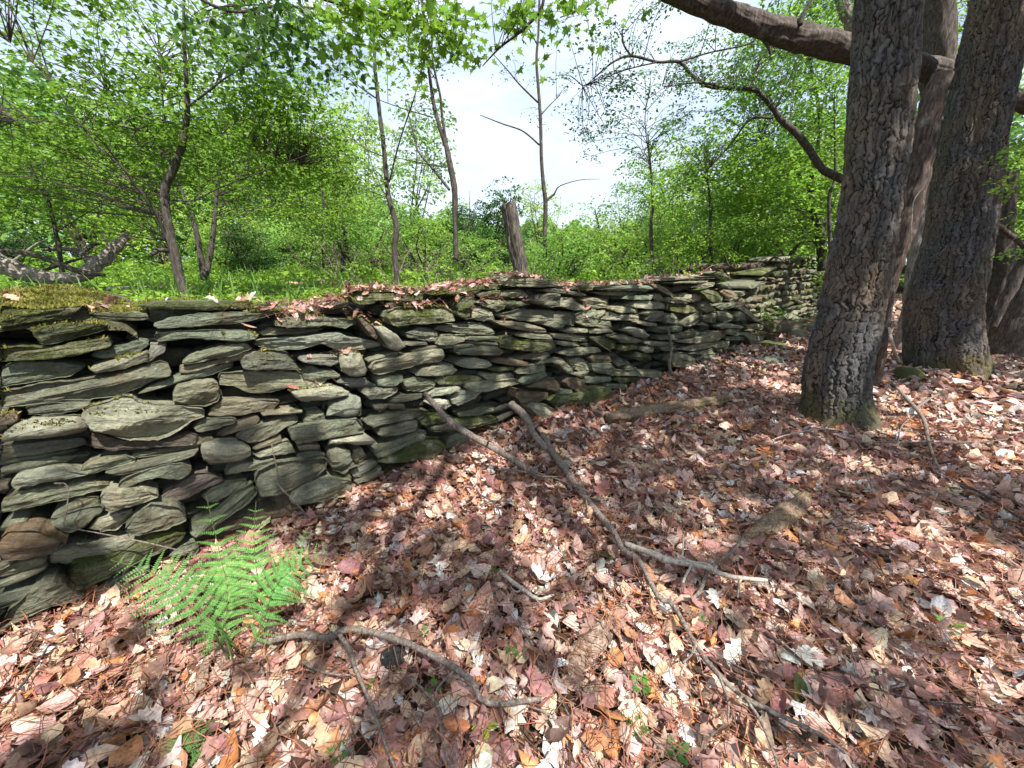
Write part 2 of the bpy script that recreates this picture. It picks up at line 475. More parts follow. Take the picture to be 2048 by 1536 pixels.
# ------------------------------------------------------------------ the dry stone wall
PANEL = {'A': (0, 540), 'B': (0, 900), 'C': (400, 540), 'D': (400, 800), 'E': (850, 520), 'F': (1250, 480)}
TR = """
A m0.55:0,290 350,315 680,285 560,385 260,430 0,480
A m:250,490 330,445 520,425 700,430 860,440 850,480 700,520 560,560 400,595 330,590 270,540
A m:0,640 150,620 420,625 560,580 740,560 860,540 900,610 720,660 560,700 300,720 0,735
A:720,690 760,650 900,620 1020,590 1100,555 1190,560 1195,600 1150,640 1050,680 900,705 800,710
A-:0,780 120,730 500,740 690,780 560,850 300,900 0,945
A:710,790 900,730 1190,650 1180,730 1000,790 760,835
A p:1200,600 1340,590 1320,650 1220,730 1160,745 1190,670
A:0,985 300,920 700,880 900,840 1100,780 1290,725 1350,760 1370,840 1250,880 1100,950 950,1010 800,1035 500,1050 200,1090 0,1110
A:1100,990 1180,930 1400,860 1600,800 1870,735 1870,770 1700,840 1500,880 1300,940
A:1430,830 1440,780 1560,760 1750,720 1900,670 2060,645 2060,660 1950,720 1750,760 1600,810 1480,830
A:1460,750 1520,690 1700,630 1900,590 1980,590 2020,630 1900,680 1700,720 1520,755
A:1230,540 1250,510 1400,490 1700,480 2000,490 2060,520 2050,550 1900,580 1750,560 1500,550 1260,575
A:1210,440 1350,385 1600,350 1900,335 2290,325 2160,365 2000,410 1800,440 1500,460 1260,470
A m:690,345 760,330 900,340 1060,330 1180,350 1200,400 1050,410 900,400 780,385
A m:1080,285 1250,262 1600,258 2000,262 2180,285 2000,318 1600,325 1250,318
A:1380,1000 1420,930 1560,895 1700,885 1750,910 1765,1000 1740,1060 1640,1095 1500,1090 1390,1050
A+:640,1160 700,1100 860,1060 980,1010 1060,1020 1100,1055 1300,1080 1640,1115 1640,1180 1540,1210 1500,1240 1400,1310 1260,1365 1020,1370 880,1330 720,1270 680,1220
A b:710,1290 720,1380 760,1430 900,1450 1200,1430 1400,1420 1560,1400 1590,1330 1500,1300 1400,1330 1250,1375 1000,1375
A+p:0,1340 100,1240 250,1190 600,1175 650,1190 690,1270 680,1310 500,1350 200,1380 0,1390
A:200,1100 350,1075 720,1050 730,1080 620,1130 480,1160 350,1185 320,1160 220,1160
A b:-40,1150 130,1150 150,1210 80,1250 -40,1260
A-:0,1410 300,1380 680,1340 700,1390 560,1430 300,1480 0,1536
A:1400,1420 1600,1330 1700,1340 1710,1370 1600,1410 1560,1440 1320,1480 1100,1510 1050,1480 1200,1450
B-:0,150 100,120 400,60 720,40 560,90 300,150 100,190 0,225
B-:0,50 150,10 400,10 640,0 500,50 200,90 0,130
B:630,180 700,110 850,60 1000,50 1090,75 1080,105 900,150 740,195 680,205
B p:85,300 90,250 150,215 300,185 480,165 600,185 700,200 540,240 380,270 200,300 110,312
B:0,520 0,410 100,350 250,320 500,290 700,260 880,290 880,320 700,350 480,420 250,460 100,500
B:840,190 1100,110 1400,40 1600,0 1570,40 1450,90 1250,140 1000,200 900,205
B:940,310 960,260 1100,190 1300,130 1450,110 1540,150 1520,200 1450,245 1350,240 1250,225 1150,250 1060,290 980,320
B+:790,390 850,345 1000,330 1180,330 1250,360 1265,385 1150,430 980,480 880,515 840,490 800,430
B u:1260,430 1300,380 1400,300 1480,240 1560,190 1680,190 1780,230 1790,250 1600,340 1500,390 1340,435
B-:1290,370 1310,320 1420,270 1470,240 1380,310 1300,385
B:1620,380 1700,320 1850,250 1980,240 1960,290 1850,360 1740,420 1680,430
B:1510,660 1560,590 1740,480 1900,330 2020,270 2065,350 1990,440 1850,530 1700,640 1580,700
D b-:100,1000 350,880 470,780 700,750 830,880 800,950 720,1030 640,1110 400,1150 100,1170 -100,1180 -40,1060
B+:1000,640 1060,560 1200,440 1280,445 1420,460 1460,510 1500,570 1350,640 1200,670 1050,700
B:700,640 780,560 900,520 1070,470 1060,540 1000,590 930,650 820,655
B:400,600 500,530 640,480 800,450 830,480 740,560 680,620 560,675 460,640
B:400,540 540,440 640,390 780,380 790,430 640,480 480,540
B b+:0,700 60,660 250,650 400,690 520,760 400,850 200,890 0,905
B:380,880 420,820 560,790 760,780 850,730 1000,700 1110,720 1000,790 800,850 620,890 540,920 400,910
B m+:540,1080 560,930 700,900 900,860 1050,770 1200,680 1380,650 1490,680 1440,740 1300,820 1100,910 900,1010 680,1120 600,1130
B:740,1160 900,1050 1100,960 1200,930 1200,980 1060,1040 900,1120 780,1180
B:-40,970 100,910 300,875 370,890 350,920 200,980 60,1010 -40,1030
B:-40,1080 150,1010 370,935 370,960 250,1020 100,1080 -40,1120
B:-40,1180 100,1130 280,1100 250,1170 100,1250 -40,1290
B+:0,1440 60,1300 240,1150 330,1060 440,1040 640,1170 680,1190 560,1230 350,1290 100,1400
B:1350,860 1450,780 1560,740 1600,800 1560,850 1400,865
B b:-30,280 50,270 75,320 40,350 -30,350
B-:0,620 60,580 200,560 230,600 150,640 0,650
C m:1210,210 1260,180 1400,175 1700,180 1790,200 1780,240 1650,250 1500,245 1400,250 1390,270 1300,280 1230,260
C b:990,310 1100,250 1200,250 1190,280 1060,320
C:600,450 620,400 700,380 880,350 1000,380 1180,395 1260,400 1260,430 1160,470 1060,450 900,460 700,465
C-:460,500 560,460 700,470 1000,470 900,510 700,520 500,525
C p:430,600 470,560 600,550 850,530 1020,505 1120,500 1170,530 1300,550 1450,580 1450,610 1300,640 1120,645 980,595 800,635 640,640 500,625
C:330,750 360,690 480,650 600,640 700,660 760,720 810,790 800,800 580,808 400,800 340,785
C p:800,720 860,695 1000,690 1100,690 1120,740 1050,770 960,765 820,740
C+p:1125,730 1135,680 1200,660 1300,670 1320,720 1355,800 1340,855 1220,865 1150,820
C:145,870 160,825 400,815 650,810 800,820 900,860 1000,870 920,935 700,945 520,990 380,980 260,930 160,920
C:810,800 870,770 930,780 960,800 1060,800 1130,840 1110,860 1020,880 980,925 900,890 830,880
C:1340,730 1360,710 1440,680 1600,650 1590,680 1450,720 1350,740
C:1370,800 1400,740 1600,690 1700,665 1930,630 1945,690 1930,740 1800,750 1650,790 1450,840 1390,830
C:1640,600 1660,575 1820,580 1830,600 1700,610
C:1640,500 1700,485 1770,450 1900,490 1930,530 1880,575 1800,570 1660,540
C:1680,650 1750,620 1910,605 1920,625 1800,650 1720,665
C m+:1500,340 1570,300 1950,290 2030,340 2050,410 1900,430 1700,440 1600,460 1540,440 1490,380
C m:1490,290 1500,260 1620,245 1650,270 1560,290
C p+:1400,450 1480,450 1600,530 1660,620 1600,655 1530,640 1460,540
C b+:1265,380 1300,360 1370,430 1430,520 1410,555 1380,540
C p:1090,900 1130,865 1320,870 1420,925 1400,945 1200,940
C p+:730,980 860,960 1080,935 1210,980 1190,1010 1050,1050 820,1065 770,1030
C p+:1020,1180 1040,1100 1080,1060 1230,1010 1300,1030 1310,1140 1290,1180 1180,1195 1100,1180
C p:1310,990 1330,955 1450,945 1590,950 1580,980 1480,1030 1360,1035
C:1420,860 1500,845 1630,840 1620,890 1560,930 1430,930
C:1520,1060 1530,1020 1700,1000 1780,990 1780,1020 1650,1060 1550,1065
C:1630,900 1640,880 1760,860 1900,890 1880,940 1780,975 1660,965 1640,930
C:1740,850 1780,790 1900,765 2030,760 2045,810 1930,850
C:60,1170 100,1100 170,1040 330,1035 560,1045 640,1050 580,1130 400,1145 360,1165 150,1180
C:-60,1270 0,1200 250,1185 300,1200 270,1230 150,1270 0,1305
C b:120,1330 200,1260 330,1200 450,1165 490,1190 460,1240 300,1300 180,1330
C+p:1840,1080 1880,1040 1980,1040 2010,1080 1980,1120 1900,1110
C:1380,1085 1450,1075 1530,1080 1500,1110 1440,1140 1400,1120
C b:1520,1120 1530,1080 1640,1080 1650,1110 1560,1120
C:1330,1230 1380,1180 1500,1140 1700,1125 1840,1130 1850,1150 1740,1180 1700,1205 1500,1230 1380,1255
C:1440,1330 1450,1270 1600,1240 1750,1205 1745,1290 1600,1325 1480,1335
C:1400,1470 1430,1410 1600,1350 1760,1285 1810,1290 1810,1345 1640,1420 1500,1490 1420,1500
C m:1750,1200 1780,1180 1930,1145 1970,1170 1900,1220 1820,1250 1780,1240
C:1850,1290 1880,1260 2048,1230 2160,1240 2000,1290 1900,1300
C+:715,1300 730,1270 900,1240 1220,1195 1260,1195 1320,1280 1310,1305 1100,1345 900,1380 780,1400 740,1360
C:840,1190 850,1130 950,1120 1000,1140 1000,1190 960,1220 830,1240
C:490,1160 560,1140 820,1120 820,1145 700,1160 500,1170
C:290,1350 350,1290 500,1240 700,1180 780,1170 780,1220 700,1260 600,1320 480,1385 400,1390
C:420,1430 500,1380 650,1320 660,1370 560,1410 440,1440
C-:-60,1420 -40,1350 60,1330 110,1370 60,1410 0,1430
D+p:5,430 20,380 100,355 350,355 410,390 415,450 360,500 200,535 80,535 30,500
D:425,440 560,390 680,325 720,330 775,420 700,440 560,450 480,462
D:780,370 860,360 960,365 960,400 800,410
D:780,430 860,405 980,410 1015,450 960,465 840,478 780,460
D p+:1030,370 1040,325 1200,300 1330,280 1425,340 1360,370 1260,375 1180,355
D+:1035,500 1040,420 1110,380 1210,420 1220,470 1280,520 1200,560 1160,600 1060,560
D-:1215,470 1220,400 1300,390 1345,460 1280,500
D m:1060,620 1060,570 1150,605 1190,580 1220,630 1180,645 1100,645
D p:1200,590 1280,530 1400,485 1425,510 1340,600 1290,625 1240,625
D:1240,660 1400,580 1450,540 1460,600 1380,640 1270,675
D+:445,620 470,570 600,510 750,490 1000,470 1025,490 1010,560 920,630 740,710 640,740 480,765 450,690
D:205,605 240,550 400,500 600,470 600,510 440,560 300,590
D+:715,800 760,730 960,640 1100,640 1220,650 1230,700 1180,760 1060,815 900,830 760,835
D m:850,880 900,850 1060,820 1250,740 1310,680 1335,750 1250,810 1080,880 960,915 870,905
D b:1370,780 1480,690 1700,620 1760,660 1740,720 1600,760 1450,830 1400,840
D m:1480,600 1560,560 1700,520 1850,525 1870,570 1750,600 1560,635 1500,630
D m+:1420,500 1550,450 1650,410 1820,310 1910,305 1965,340 1970,370 1880,480 1800,480 1650,500 1500,510
D:1910,510 1970,410 2040,410 2048,440 1980,520
E m:50,280 200,240 380,205 570,190 600,230 450,240 400,280 200,275
E m:400,262 560,240 615,242 600,280 440,300
E:610,200 700,130 720,120 850,140 1050,180 1120,210 900,220 700,210
E:930,250 1060,218 1150,240 1260,270 1250,295 1120,270
E-:600,290 620,248 780,235 830,280 820,300 620,300
E m+:275,330 300,290 380,290 405,330 370,400 380,470 330,480 270,440
E:380,470 390,370 470,365 540,420 560,480 470,490
E:420,340 480,320 600,315 650,345 640,390 580,410 500,380
E m:640,380 660,330 760,330 840,355 780,370 700,390
E+:890,330 950,280 1040,265 1090,275 1085,370 1020,380 900,355
E+:1095,340 1110,305 1190,300 1230,340 1280,370 1285,400 1200,405 1080,370
E:570,440 700,410 760,390 950,400 1100,410 1195,420 1200,530 1130,520 1100,555 950,520 850,495 640,470
E:560,490 700,485 850,510 960,550 980,580 900,580 750,560 600,520
E:75,560 100,530 320,505 460,505 530,540 565,590 520,605 350,600 240,580
E:0,540 80,550 130,590 100,650 0,660
E:100,680 150,600 340,600 320,655 200,680
E:330,640 380,615 590,615 590,640 400,645
E:330,650 580,655 590,690 460,690 340,665
E:120,700 200,680 390,675 330,695 160,710
E+:245,740 250,705 400,690 590,700 630,730 600,765 400,765 280,760
E m:600,670 620,620 680,605 800,640 1050,650 1055,700 1000,725 880,740 680,720 610,700
E:710,590 850,575 1000,600 1010,635 850,630 740,610
E:1010,590 1150,590 1290,610 1305,650 1150,645 1020,620
E:1050,650 1150,655 1240,668 1240,690 1120,690 1060,670
E:1080,750 1200,710 1390,700 1420,735 1300,760 1150,770
E:700,790 840,750 980,735 1000,760 940,800 760,795
E p:240,830 300,790 400,785 500,800 540,840 500,865 360,870 270,850
E b:540,820 560,790 700,790 830,820 820,850 680,845
E p:0,940 0,860 60,840 220,840 260,880 220,920 100,935
E m:510,880 560,860 720,860 730,885 600,900
E:730,900 760,860 900,840 970,840 965,890 840,915 740,915
E:470,935 500,910 700,905 720,930 640,950 500,965
E:770,980 790,940 970,895 985,930 860,990 780,1000
E:920,840 960,790 1100,790 1190,870 1200,905 1130,900 1080,840 1020,820
E-:1180,860 1150,800 1250,780 1330,830 1330,880 1240,890
E b:1310,780 1340,760 1490,760 1505,800 1480,820 1340,820
E m:90,970 150,930 300,920 450,940 460,970 400,990 250,1005 120,1000
E+:355,1040 360,1000 560,970 740,950 760,990 640,1020 500,1055 400,1055
E b+:830,1020 900,980 1050,945 1090,970 1090,1040 1060,1050 960,1030
E b:730,1100 735,1030 850,1050 980,1060 990,1100 900,1150 780,1155
E+:850,1190 880,1160 980,1160 1060,1210 1050,1270 1000,1320 920,1260
E b+:1140,990 1160,950 1250,950 1310,1020 1300,1060 1250,1070 1160,1020
E m+:1000,1130 1060,1080 1190,1070 1310,1050 1380,1010 1450,1010 1475,1060 1440,1130 1340,1200 1200,1225 1080,1225 1060,1160
E:1040,1100 1100,1050 1180,1030 1185,1060 1120,1085
E:1200,920 1310,890 1300,930 1250,945
E:1250,970 1330,935 1490,935 1490,970 1360,990 1280,985
E:1345,880 1340,830 1490,825 1530,870 1490,920 1360,900
E:1450,1010 1460,990 1600,990 1620,1030 1500,1030
E m:1500,960 1520,940 1740,938 1740,975 1560,985
E:1490,915 1530,880 1700,885 1890,890 1905,915 1860,945 1700,930 1500,930
E:1740,960 1880,955 1920,1000 1760,1010
E p:40,1080 100,1040 280,1015 290,1040 200,1075 60,1095
E p:210,1120 240,1070 350,1040 460,1060 400,1110 270,1170 220,1150
E:60,1110 190,1120 215,1160 180,1190 100,1170
E-:250,1210 320,1170 560,1170 550,1210 430,1245 270,1250
E m:0,1290 0,1240 120,1220 230,1260 160,1300 0,1320
E m:80,1370 180,1310 330,1270 580,1260 600,1290 420,1340 200,1380
E:170,1510 180,1450 300,1390 370,1390 360,1450 240,1510
E-:440,1410 540,1360 700,1310 690,1360 600,1400 500,1430
E-:720,1420 740,1350 820,1350 850,1420 800,1440
E m:0,1536 0,1440 100,1430 165,1480 170,1536
E:1215,500 1210,440 1300,395 1370,395 1395,480 1380,530 1290,530
E:1370,470 1380,410 1450,400 1450,450 1420,475
E:1110,570 1200,545 1310,550 1310,580 1180,590
E:1310,555 1480,545 1510,575 1400,590 1320,585
E:1370,530 1390,485 1480,490 1500,540 1430,550
E:1450,480 1480,410 1560,440 1720,435 1715,490 1600,485
E:1480,400 1490,370 1700,375 1710,420 1560,425
E:1245,320 1360,300 1470,320 1475,370 1400,365 1290,345
E:1290,350 1420,375 1470,380 1350,390 1300,380
E m:1340,620 1450,610 1530,640 1530,700 1480,725 1400,690
E:1540,630 1610,600 1730,640 1720,665 1580,665
E m:1540,720 1560,680 1700,680 1720,710 1600,730
E p+:1620,570 1700,540 1770,560 1810,610 1790,635 1700,620
E:1350,215 1500,200 1780,205 1810,235 1760,250 1560,245 1370,235
E-:1340,255 1520,250 1740,262 1650,290 1400,280
E:1510,820 1560,790 1630,810 1640,835 1540,850
E m:1640,780 1700,740 1800,760 1820,800 1740,810
E:1600,870 1640,840 1690,860 1680,890 1620,890
E p:1740,720 1780,700 1840,700 1830,740 1770,745
E:1770,690 1800,655 1920,650 1930,680 1860,695
E m:1130,215 1200,205 1340,212 1340,240 1250,245 1150,232
F:70,540 80,490 280,490 325,510 325,550 200,555
F:235,470 250,430 300,430 330,490 260,490
F:0,470 30,445 230,440 200,480 60,480
F:120,590 180,565 310,570 290,600 200,605
F:180,640 210,590 320,580 330,650 230,655
F:330,590 400,590 445,640 430,670 340,665
F:120,670 140,650 260,665 265,690 180,690
F:220,730 260,700 440,685 450,730 300,745
F m:330,560 340,508 500,512 620,530 600,570 480,590
F:440,680 480,640 620,560 625,630 560,680 480,695
F:340,480 360,460 470,460 530,495 500,510 350,500
F:500,470 520,440 640,420 650,480 560,500
F m+:590,400 680,380 760,400 790,460 760,500 690,500 640,440
F:620,520 650,480 700,530 720,560 660,580 620,560
F:620,610 720,585 740,600 730,660 640,660
F:590,680 620,655 670,670 660,690
F:410,760 500,740 610,730 640,745 560,780 420,790
F+:410,810 560,790 700,750 780,725 810,760 760,800 600,830 430,820
F:270,770 400,760 420,800 280,800
F:170,830 200,810 400,820 380,850 220,850
F:270,860 400,845 430,880 320,895
F p:130,880 160,855 230,855 230,890 170,905
F+:360,970 380,920 480,900 560,920 600,1000 520,1030 400,1015
F:430,880 560,835 720,812 700,860 560,890
F:520,910 680,880 710,865 720,900 640,920
F:600,960 650,920 800,900 810,960 720,985 640,985
F:520,1040 600,1000 650,1020 655,1060 560,1060
F:370,1090 440,1060 520,1060 580,1110 480,1115
F:650,1050 700,990 790,980 820,1030 740,1060
F:710,850 760,810 840,810 830,850 740,870
F:720,880 830,860 850,890 800,910
F:740,620 740,570 840,570 880,600 870,640 790,660
F:880,610 920,570 980,590 980,640 900,650
F+:760,690 830,660 930,690 930,705 780,710
F:780,730 820,710 940,720 950,750 900,770 800,750
F:800,790 810,770 940,775 940,800 840,805
F+:800,870 830,870 890,990 880,1040 850,1020 820,930
F+:850,870 900,860 990,850 1000,920 950,985 890,975
F+p:1000,880 1050,860 1080,900 1090,950 1040,965 1010,940
F+:950,760 980,740 1150,770 1160,800 1050,860 1010,830
F:960,680 1060,670 1150,690 1130,720 980,710
F m:1070,650 1120,640 1230,680 1240,710 1170,740 1110,680
F:900,540 960,520 1050,610 1075,640 1040,650 960,580
F:720,530 800,505 900,500 870,540 780,560
F:800,390 870,400 900,470 850,480 780,420
F:760,350 830,350 870,395 800,380
F:540,380 620,340 720,340 710,370 600,390
F:210,322 280,300 560,292 720,290 730,308 500,315 250,330
F:280,345 480,328 680,322 660,338 560,348
F m:690,265 740,250 800,260 850,310 760,310
F:180,350 260,350 350,390 410,440 420,470 330,430 230,380
F-:0,350 60,335 190,350 200,380 60,380
F-:210,530 60,560 0,520 60,500
"""
FL = {'m': 'mossy', 'p': 'pale', 'b': 'brown', 'u': 'purple'}

def resample_loop(P, n):
    Q = np.vstack([P, P[:1]])
    L = np.concatenate([[0], np.cumsum(np.linalg.norm(np.diff(Q, axis=0), axis=1))])
    t = np.linspace(0, L[-1], n, endpoint=False)
    return np.stack([np.interp(t, L, Q[:, 0]), np.interp(t, L, Q[:, 1])], -1)

def stone_geo(poly, depth, seed, bevel=0.012, ring=True, spacing=0.014, bulge=1.0):
    """poly: outline in the wall plane (s,z). returns verts in (s, off, z) about the centroid, faces, centroid, tilt"""
    poly = np.asarray(poly, float)
    per = np.linalg.norm(np.diff(np.vstack([poly, poly[:1]]), axis=0), axis=1).sum()
    n = int(np.clip(per / spacing, 14, 64)); n += n % 2
    P = resample_loop(poly, n)
    c = P.mean(0); D = P - c
    # the outline keeps its ragged, chipped edge
    w, V = np.linalg.eigh(D.T @ D)
    ax = V[:, 1] if V[0, 1] > 0 else -V[:, 1]
    if abs(ax[1]) > 0.72: ax = np.array([1.0, 0.0])
    pr = np.array([-ax[1], ax[0]])
    a = D @ ax; b = D @ pr
    H = max(0.01, (b.max() - b.min()) / 2); Lh = max(H, (a.max() - a.min()) / 2)
    bm = (b.max() + b.min()) / 2
    jit = min(0.0032, 0.10 * H)
    nb_ = (vn(np.arange(n) * 0.55, np.full(n, seed * 1.7), 0, seed) + 0.8 * vn(np.arange(n) * 1.9, np.full(n, seed * 2.7), 0, seed + 3)) * jit
    ctr_a = np.clip(a, -(Lh - H) * 0.9, (Lh - H) * 0.9)
    da = a - ctr_a; db = b - bm
    ln = np.sqrt(da ** 2 + db ** 2) + 1e-6
    a = a + da / ln * nb_; b = b + db / ln * nb_
    fr = [0.0, 0.0, 0.06, 0.16, 0.32, 0.52, 0.74, 0.92] if ring else [0.0, 0.12, 0.6]
    rings = []
    B = min(bevel, 0.35 * H)
    # back ring, side ring, then front rings
    rings.append((a * 0.93, b * 0.86 + bm * 0.14, np.full(n, -depth)))
    rings.append((a * 0.985, bm + (b - bm) * 0.97, np.full(n, -depth * 0.45)))
    rs = random.Random(seed * 7 + 1); tla = rs.uniform(-0.10, 0.10); tlb = rs.uniform(-0.15, 0.2)
    fcs = [(rs.uniform(-0.5, 0.5), rs.uniform(-0.5, 0.5), rs.uniform(0.0, 0.16)) for _ in range(4)]
    for f in fr:
        ra = ctr_a * 1.0 + (a - ctr_a) * (1 - f); rb = bm + (b - bm) * (1 - f)
        dist = f * H
        prof = B * (np.sqrt(np.clip(1 - (1 - np.clip(dist / (B * 1.4 + 1e-6), 0, 1)) ** 2, 0, 1)) - 1)
        q = prof + (bulge - 1) * 0.16 * H * (1 - (1 - f) ** 2) + tla * ra + tlb * (rb - bm)
        amp = min(0.011, 0.24 * H) * min(1, f * 5 + 0.25)
        q = q + amp * vn(ra * 9 + seed, rb * 26 + seed * 3, seed * 0.37, 5) + 0.6 * amp * vn(ra * 24, rb * 60 + seed, seed * 0.11, 9) + 0.35 * amp * vn(ra * 60, rb * 130 + seed, seed * 0.11, 19)
        # broken split planes: a slight ledge across the face
        led = rb - bm + 0.25 * H * vn(ra * 7 + seed * 5, seed * 0.3 + 0 * ra, 0, 8)
        fac = np.minimum.reduce([A_ * ra / max(Lh, .05) * H + B_ * (rb - bm) + C_ * H for A_, B_, C_ in fcs])
        q = q + np.maximum(fac, -0.38 * H)
        if seed % 3 == 0: q = q - min(0.009, 0.2 * H) * sstep(0.1 * H, 0.2 * H, led)
        if seed % 3 == 1: q = q - min(0.008, 0.2 * H) * sstep(0.05 * H, 0.14 * H, -led - 0.2 * H)
        if ring and f == 0.0 and len(rings) == 2: q = np.full(n, -B * 1.6) + 0.2 * B * nb_ / max(jit, 1e-4)
        rings.append((ra, rb, q))
    V3 = np.concatenate([np.stack(r, -1) for r in rings])          # (a, b, off)
    V3 = V3[:, [0, 2, 1]]
    faces = []
    for k in range(len(rings) - 1):
        for j in range(n):
            j2 = (j + 1) % n
            faces.append([k * n + j, (k + 1) * n + j, (k + 1) * n + j2, k * n + j2])
    m = len(rings) - 1
    h2 = n // 2
    # close the middle with a strip between opposite points, the back with a fan-free ngon
    order = [m * n + j for j in range(n)]
    faces.append(order[::-1])
    faces.append([j for j in range(n)])
    tilt = math.atan2(ax[1], ax[0])
    return V3, faces, c, tilt

# local frame of the wall: X along, Y = into the wall (so front is -Y), Z up
WROT = math.atan2(WD[1], WD[0])
stone_world_tris_v = []; stone_world_tris_f = []; nacc = 0

def ccw(P):
    P = np.asarray(P, float)
    A = 0.5 * np.sum(P[:, 0] * np.roll(P[:, 1], -1) - np.roll(P[:, 0], -1) * P[:, 1])
    return P if A > 0 else P[::-1]

def place_stone(poly, off, depth, mat, parent, seed, keep=True, bulge_smooth=False, **kw):
    global nacc
    V3, Fs, c, tilt = stone_geo(ccw(poly), depth, seed, **kw)
    V3 = V3.copy(); V3[:, 1] *= -1           # front is -Y
    o = mesh_obj("stone", V3, Fs, mat, smooth=bulge_smooth)
    loc = wall_xyz(c[0], c[1], off)
    mw = Matrix.Translation(Vector(loc)) @ Matrix.Rotation(WROT, 4, 'Z') @ Matrix.Rotation(-tilt, 4, 'Y')
    if parent:
        o.parent = parent; o.matrix_parent_inverse = Matrix.Identity(4)
        mw = Matrix.Translation(-Vector(parent.location)) @ mw
    loc_, rot_, sc_ = mw.decompose()
    o.location = loc_; o.rotation_euler = rot_.to_euler()
    if keep:
        full = Matrix.Translation(Vector(parent.location)) @ mw if parent else mw
        Mx = np.array(full)
        Wv = V3 @ Mx[:3, :3].T + Mx[:3, 3]
        stone_world_tris_v.append(Wv)
        for f in Fs: stone_world_tris_f.append([q + nacc for q in f])
        nacc += len(V3)
    return o

wall = empty("stone_wall", wall_xyz(4.4, 0.0, -0.3), "long dry stone wall of stacked grey-green slate slabs crossing the leafy slope", "stone wall")
tops = []
k = 0
for line in TR.strip().splitlines():
    head, pts = line.split(':')
    ox, oy = PANEL[head[0]]
    fl = head[1:]
    off = 0.0 + random.uniform(-0.028, 0.022)
    if '+' in fl: off += 0.045
    if '-' in fl: off -= 0.05
    mt = 'slate'
    for ch, nm in FL.items():
        if ch in fl: mt = nm
    poly = []
    for pq in pts.split():
        a, b = pq.split(',')
        poly.append(wall_uv(ox + float(a) / 4, oy + float(b) / 4, off))
    poly = np.array(poly)
    zt = poly[:, 1].max(); cs = poly[:, 0].mean()
    depth = random.uniform(0.22, 0.34)
    if '0.55' in fl: depth = 0.6
    tops.append((poly[:, 0].min(), poly[:, 0].max(), zt))
    rnd_stone = '+' in fl and mt == 'pale'
    place_stone(poly, off, depth, MAT[mt], wall, k, bevel=0.022 if rnd_stone else 0.006, bulge=2.4 if rnd_stone else 1.0, bulge_smooth=rnd_stone)
    k += 1
N_TRACED = k

def ztop(s):
    s = max(s, 0.5)
    v = [z for a, b, z in tops if a - 0.05 <= s <= b + 0.05]
    return max(v) if v else 1.15

zs = np.array([ztop(s) for s in np.linspace(-0.2, 9.1, 80)])
ss = np.linspace(-0.2, 9.1, 80)
zsm = np.convolve(np.pad(zs, 3, mode='edge'), np.ones(7) / 7, 'valid')

def wtop(s): return float(np.interp(s, ss, zsm))

def course(s0, s1, zlo, zhi, hmin, hmax, wmin, wmax, gap=0.012, slope=0.0, seed=1):
    """rows of roughly laid stones: yields outlines"""
    r = random.Random(seed)
    z = zlo; row = 0
    while z < zhi + hmax:
        h = r.uniform(hmin, hmax)
        s = s0 + r.uniform(-0.3, 0)
        while s < s1:
            w = r.uniform(wmin, wmax) * (1.4 if r.random() < 0.15 else 1)
            cz = z + 0.03 * math.sin(s * 1.7 + row) + slope * s
            top = zhi if not callable(zhi) else zhi(s)
            hh = h * r.uniform(0.75, 1.0)
            tl = r.uniform(-0.16, 0.16)
            pts = []
            m = 10
            for q in range(m):
                th = 2 * math.pi * q / m
                cx = math.copysign(abs(math.cos(th)) ** r.uniform(0.45, 0.9), math.cos(th)) * (w - gap) / 2
                cy = math.copysign(abs(math.sin(th)) ** r.uniform(0.5, 1.0), math.sin(th)) * (hh - gap) / 2 * r.uniform(0.8, 1.05)
                pts.append((s + w / 2 + cx, cz + h / 2 + cy + tl * cx))
            yield np.array(pts)
            s += w
        z += h; row += 1

# stones beyond the left edge of the picture
for P in course(-1.9, -0.12, 0.0, 1.1, 0.07, 0.14, 0.2, 0.6, seed=3):
    if P[:, 0].max() < wall_uv(0, 900)[0] + 0.02 and P[:, 1].max() < 1.22:
        place_stone(P, random.uniform(-0.02, 0.03), 0.28, MAT['slate'], wall, k); k += 1

# capping slabs over the rear half of the wall
s = -1.6
while s < 8.45:
    w = random.uniform(0.35, 0.75)
    for rowoff in (-0.30, -0.62):
        ww = w * random.uniform(0.7, 1.0)
        zt = wtop(s + w / 2) - random.uniform(0.03, 0.075) - (0.05 if rowoff < -0.5 else 0)
        hh = random.uniform(0.045, 0.08)
        cx = s + w / 2 + random.uniform(-0.05, 0.05)
        P = np.array([(cx - ww / 2, zt - hh * 0.6), (cx - ww / 2 + 0.03, zt), (cx, zt + random.uniform(-0.01, 0.015)), (cx + ww / 2 - 0.03, zt),
                      (cx + ww / 2, zt - hh * 0.5), (cx + ww / 2 - 0.05, zt - hh), (cx - ww / 2 + 0.05, zt - hh)])
        place_stone(P, rowoff + random.uniform(-0.03, 0.03) + 0.14, 0.30, MAT[random.choice(['slate', 'mossy', 'slate', 'brown'])], wall, k, spacing=0.03); k += 1
    s += w * 0.97
N_WALL = k
print("stones in wall", N_WALL)

